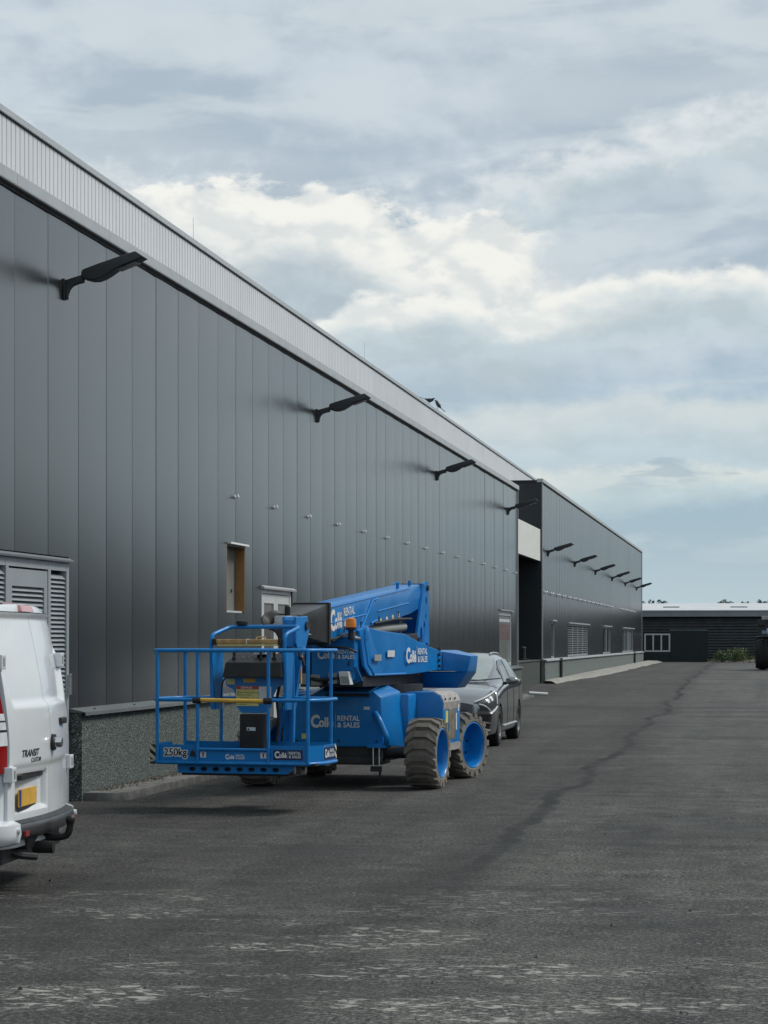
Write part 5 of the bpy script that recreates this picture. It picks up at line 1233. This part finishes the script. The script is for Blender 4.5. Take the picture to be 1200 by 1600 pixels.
for x, y, t, z in ((-1.08, 0, at1, .73), (1.08, 0, at1, .73), (-.95, 2.4, at2, .52), (.95, 2.4, at2, .52)):
    o = link('wheel', t, TR, 'tyre'); o.location = (x, y, z); o.rotation_euler = (.2, 0, math.pi if x < 0 else 0)
    rr = link('rim', arim, o, 'sticker_w'); rr.scale = (1, 1, 1) if t is at1 else (.8, .7, .7)
for sg in (-1, 1):
    pr = [(.80 * math.cos(R(a)), .80 * math.sin(R(a)) + .73) for a in range(12, 102, 10)]; pr += [(a * .965, .73 + (b - .73) * .965) for a, b in pr[::-1]]
    MB().prism(pr, 'x', sg * 1.08 - .34, sg * 1.08 + .34).build('mudguard', 'gutter', TR, .01)
MB().box(-.45, .45, -.6, 2.9, .55, 1.0).build('chassis', 'dark', TR, .03)
MB().prism([(.9, .95), (3.0, .95), (3.05, 1.3), (2.8, 1.55), (.9, 1.7)], 'x', -.42, .42).build('bonnet', 'tractor', TR, .05, 40)
cab = MB()
for x in (-.68, .68):
    for y in (-.65, .8): cab.box(x - .04, x + .04, y - .04, y + .04, 1.0, 2.28)
cab.box(-.72, .72, -.7, .85, .95, 1.35); cab = cab.build('cab', 'tractor', TR, .015)
MB().box(-.66, .66, -.66, .80, 1.36, 2.25).build('cab_glass', 'vehglass', cab); MB().box(-.8, .8, -.8, .95, 2.29, 2.42).build('cab_roof', 'tractor_w', cab, .05, 40)
MB().tube([(.36, 1.6, 1.6), (.36, 1.6, 2.5)], .05, 12).build('exhaust', 'dark', TR)
tk = MB().lathe([(-.95, .13), (-.92, .16), (-.5, .16), (-.47, .13)], 'x', (0, -.85, 1.72), 20).build('tank', 'tractor_w', TR, 0, 40); MB().box(-1.15, -.95, -.92, -.78, 1.62, 1.78).build('tank_cap', 'gutter', tk, .02)
MB().box(-1.35, -1.0, -1.0, -.7, 2.0, 2.25).build('tool_box', 'dark', TR, .02); MB().box(-1.32, -.95, -.9, -.8, 1.55, 2.0).build('mount', 'dark', TR)
MB().box(-1.16, .2, -1.02, -.72, 2.26, 2.42).build('load_crate', 'worn', TR, .02)

# ================================================================== PLANTS, FAR TREES
def leaf_quad(mb, p, s, d):
    d = d.normalized(); a = d.orthogonal().normalized(); a.rotate(Matrix.Rotation(random.random() * 6.28, 3, d)); b = d.cross(a)
    mb.add([p - a * s * .5, p + b * s * .35 + d * s * .1, p + a * s * .6, p - b * s * .35 + d * s * .1], [(0, 1, 2, 3)])
def rv(): 
    v = Vector((random.gauss(0, 1), random.gauss(0, 1), random.gauss(0, 1))); return v.normalized()
def bush(loc, rx, rz_, n, label, name='leafy_bush'):
    r = empty(name, loc, 0, label, 'bush'); mb = MB()
    blobs = [(Vector((random.uniform(-.6, .6) * rx, random.uniform(-.5, .5) * rx, random.uniform(.35, .75) * rz_)), random.uniform(.3, .5)) for _ in range(7)]
    for k in range(n):
        c, s = random.choice(blobs); d = rv(); p = c + Vector((d.x * rx * s, d.y * rx * s, d.z * rz_ * s)) * random.uniform(.6, 1.05)
        if p.z < .02: continue
        leaf_quad(mb, p, random.uniform(.05, .10), d + rv() * .6 + Vector((0, 0, .4)))
    mb.build('foliage', 'leaf', r)
    sb = MB()
    for k in range(5): sb.tube([(0, 0, 0), (random.uniform(-.2, .2), random.uniform(-.2, .2), rz_ * .6)], [.015, .006], 5)
    sb.build('stem', 'bark', r)
gq = gz(131)
bush((-2.65, 131.2, gq), .75, .75, 900, 'round green bush at the foot of the black shed')
def weeds(loc, n, h, sp, label):
    r = empty('tall_weeds', loc, 0, label, 'weeds'); mb = MB()
    for k in range(n):
        x, y = random.gauss(0, sp), random.gauss(0, sp * .8); hh = h * random.uniform(.55, 1.05); lx_, ly = random.gauss(0, .14), random.gauss(0, .1); a = random.random() * 3.14; wx, wy = .012 * math.cos(a), .012 * math.sin(a)
        mb.add([(x - wx, y - wy, 0), (x + wx, y + wy, 0), (x + lx_ * .4 + wx, y + ly * .4 + wy, hh * .6), (x + lx_ * .4 - wx, y + ly * .4 - wy, hh * .6), (x + lx_, y + ly, hh)], [(0, 1, 2, 3), (3, 2, 4)])
        for q in range(4):
            t = random.uniform(.3, .95); leaf_quad(mb, Vector((x + lx_ * t, y + ly * t, hh * t)), random.uniform(.06, .11), rv() + Vector((0, 0, .5)))
    mb.build('blades', 'grass', r)
weeds((-1.70, 131.4, gq), 150, .95, .20, 'clump of tall weeds beside the bush by the shed')
weeds((-1.05, 131.7, gq), 40, .45, .14, 'lower brownish weeds between the tall clump and the tractor')
weeds((-3.2, 131.6, gq), 40, .2, .16, 'short grass tuft left of the round bush')
mb = MB(); nx, ny = 26, 8
vv = []
for j in range(ny + 1):
    for i in range(nx + 1):
        x = -3.8 + 5.2 * i / nx; y = 130.7 + 2.6 * j / ny; e = min(i, nx - i, 3) / 3 * min(j, ny - j, 2) / 2
        vv.append((x, y, gz(y) - .02 + e * (.10 + .16 * ss(-2, .5, x) + .10 * mnoise.noise((x * 2, y * 2, 0)))))
mb.add(vv, [(j * (nx + 1) + i, j * (nx + 1) + i + 1, (j + 1) * (nx + 1) + i + 1, (j + 1) * (nx + 1) + i) for j in range(ny) for i in range(nx)])
tag(mb.build('earth_mound', 'dirt', smooth=60), kind='structure')
for k in range(6):
    x = -1.4 + .38 * k; rr = .09 + .03 * (k % 3)
    st = MB().lathe([(-rr * .6, rr * .5), (0, rr), (rr * .7, rr * .6)], 'z', (0, 0, 0), 7); st.v = [(a * random.uniform(.85, 1.3), b, c * random.uniform(.8, 1.1)) for a, b, c in st.v]
    o = st.build('rubble_stone', 'kerb'); o.location = (x, 130.75 + .1 * (k % 2), gq + .05); tag(o, ('first', 'second', 'third', 'fourth', 'fifth', 'sixth')[k] + ' pale rubble lump from the left on the earth mound by the shed', 'stone', 'rubble on the earth mound')
def far_tree(x, y, h, wd, label):
    r = empty('far_tree', (x, y, .45), 0, label, 'tree', 'trees beyond the shed')
    MB().tube([(0, 0, 0), (.1, 0, h * .4), (0, .1, h * .85)], [.22, .16, .04], 7).build('trunk', 'bark', r)
    mb = MB(); blobs = [(Vector((random.uniform(-.38, .38) * wd, random.uniform(-.3, .3) * wd, h * random.uniform(.55, .85))), wd * random.uniform(.22, .36)) for _ in range(8)] + [(Vector((0, 0, h - wd * .22)), wd * .22)]
    for k in range(520):
        c, s = random.choice(blobs); d = rv(); p = c + d * s * random.uniform(.65, 1.0); leaf_quad(mb, p, random.uniform(.22, .42), d + rv() * .5)
    mb.build('crown', 'leaf_far', r)
ft = [(1004, 939, 3.2), (1018, 936.5, 2.6), (1031, 937, 2.4), (1039, 938.5, 2.4), (1126, 938, 3), (1132, 936, 2.6), (1141, 938, 3), (1160, 939.5, 2.8), (1169, 939.5, 3.2), (1187, 937, 2.6), (1195, 938, 3.4)]
wds = ['first', 'second', 'third', 'fourth', 'fifth', 'sixth', 'seventh', 'eighth', 'ninth', 'tenth', 'last']
for (px, py, wd), t in zip(ft, wds):
    Z = 380 + random.uniform(-12, 12); X = (px - 600) / 3430 * Z
    far_tree(.985 * X - .1723 * Z, .1723 * X + .985 * Z, 1.68 + (1002 - py) * Z / 3430 - .45, wd, t + ' treetop from the left showing above the shed roof')

# ================================================================== CROWS on the upper parapet
def crow(loc, rz, pts, radii, label, tail, beak):
    r = empty('crow', loc, rz, label, 'bird', 'crows on the parapet')
    out = bend(pts, .05, 3); n = len(out); rr = [crl([Vector((q, 0, 0)) for q in radii], (len(radii) - 1) * i / (n - 1)).x for i in range(n)]
    b = MB().tube(out, rr, 10).build('body', 'crow', r, 0, 80)
    t0, t1 = Vector(tail[0]), Vector(tail[1]); MB().hexa([t0 + Vector((0, -.02, -.008)), t1 + Vector((0, -.04, -.004)), t1 + Vector((0, .04, -.004)), t0 + Vector((0, .02, -.008))], [t0 + Vector((0, -.02, .01)), t1 + Vector((0, -.04, .006)), t1 + Vector((0, .04, .006)), t0 + Vector((0, .02, .01))]).build('tail', 'crow', r)
    MB().tube([beak[0], beak[1]], [.014, .002], 6).build('beak', 'crow', r)
    for s in (-1, 1): MB().tube([(.0, s * .03, .10), (.01, s * .03, .0)], .006, 5).build('leg', 'crow', r)
    return r
crow((-11.24, 73.1, 9.655), R(-20), [(-.16, 0, .20), (-.06, 0, .16), (.06, 0, .13), (.14, 0, .17), (.19, 0, .20)], [.02, .055, .07, .055, .045, .02], 'left crow on the upper parapet, tail raised', ((-.13, 0, .19), (-.36, 0, .27)), ((.19, 0, .20), (.25, 0, .17)))
crow((-11.24, 74.95, 9.655), R(-20), [(-.07, 0, .34), (-.03, 0, .30), (.03, 0, .20), (.10, 0, .11), (.15, 0, .06)], [.025, .05, .065, .07, .045, .02], 'right crow on the upper parapet, sitting upright', ((.13, 0, .08), (.30, 0, -.07)), ((-.09, 0, .34), (-.15, 0, .32)))
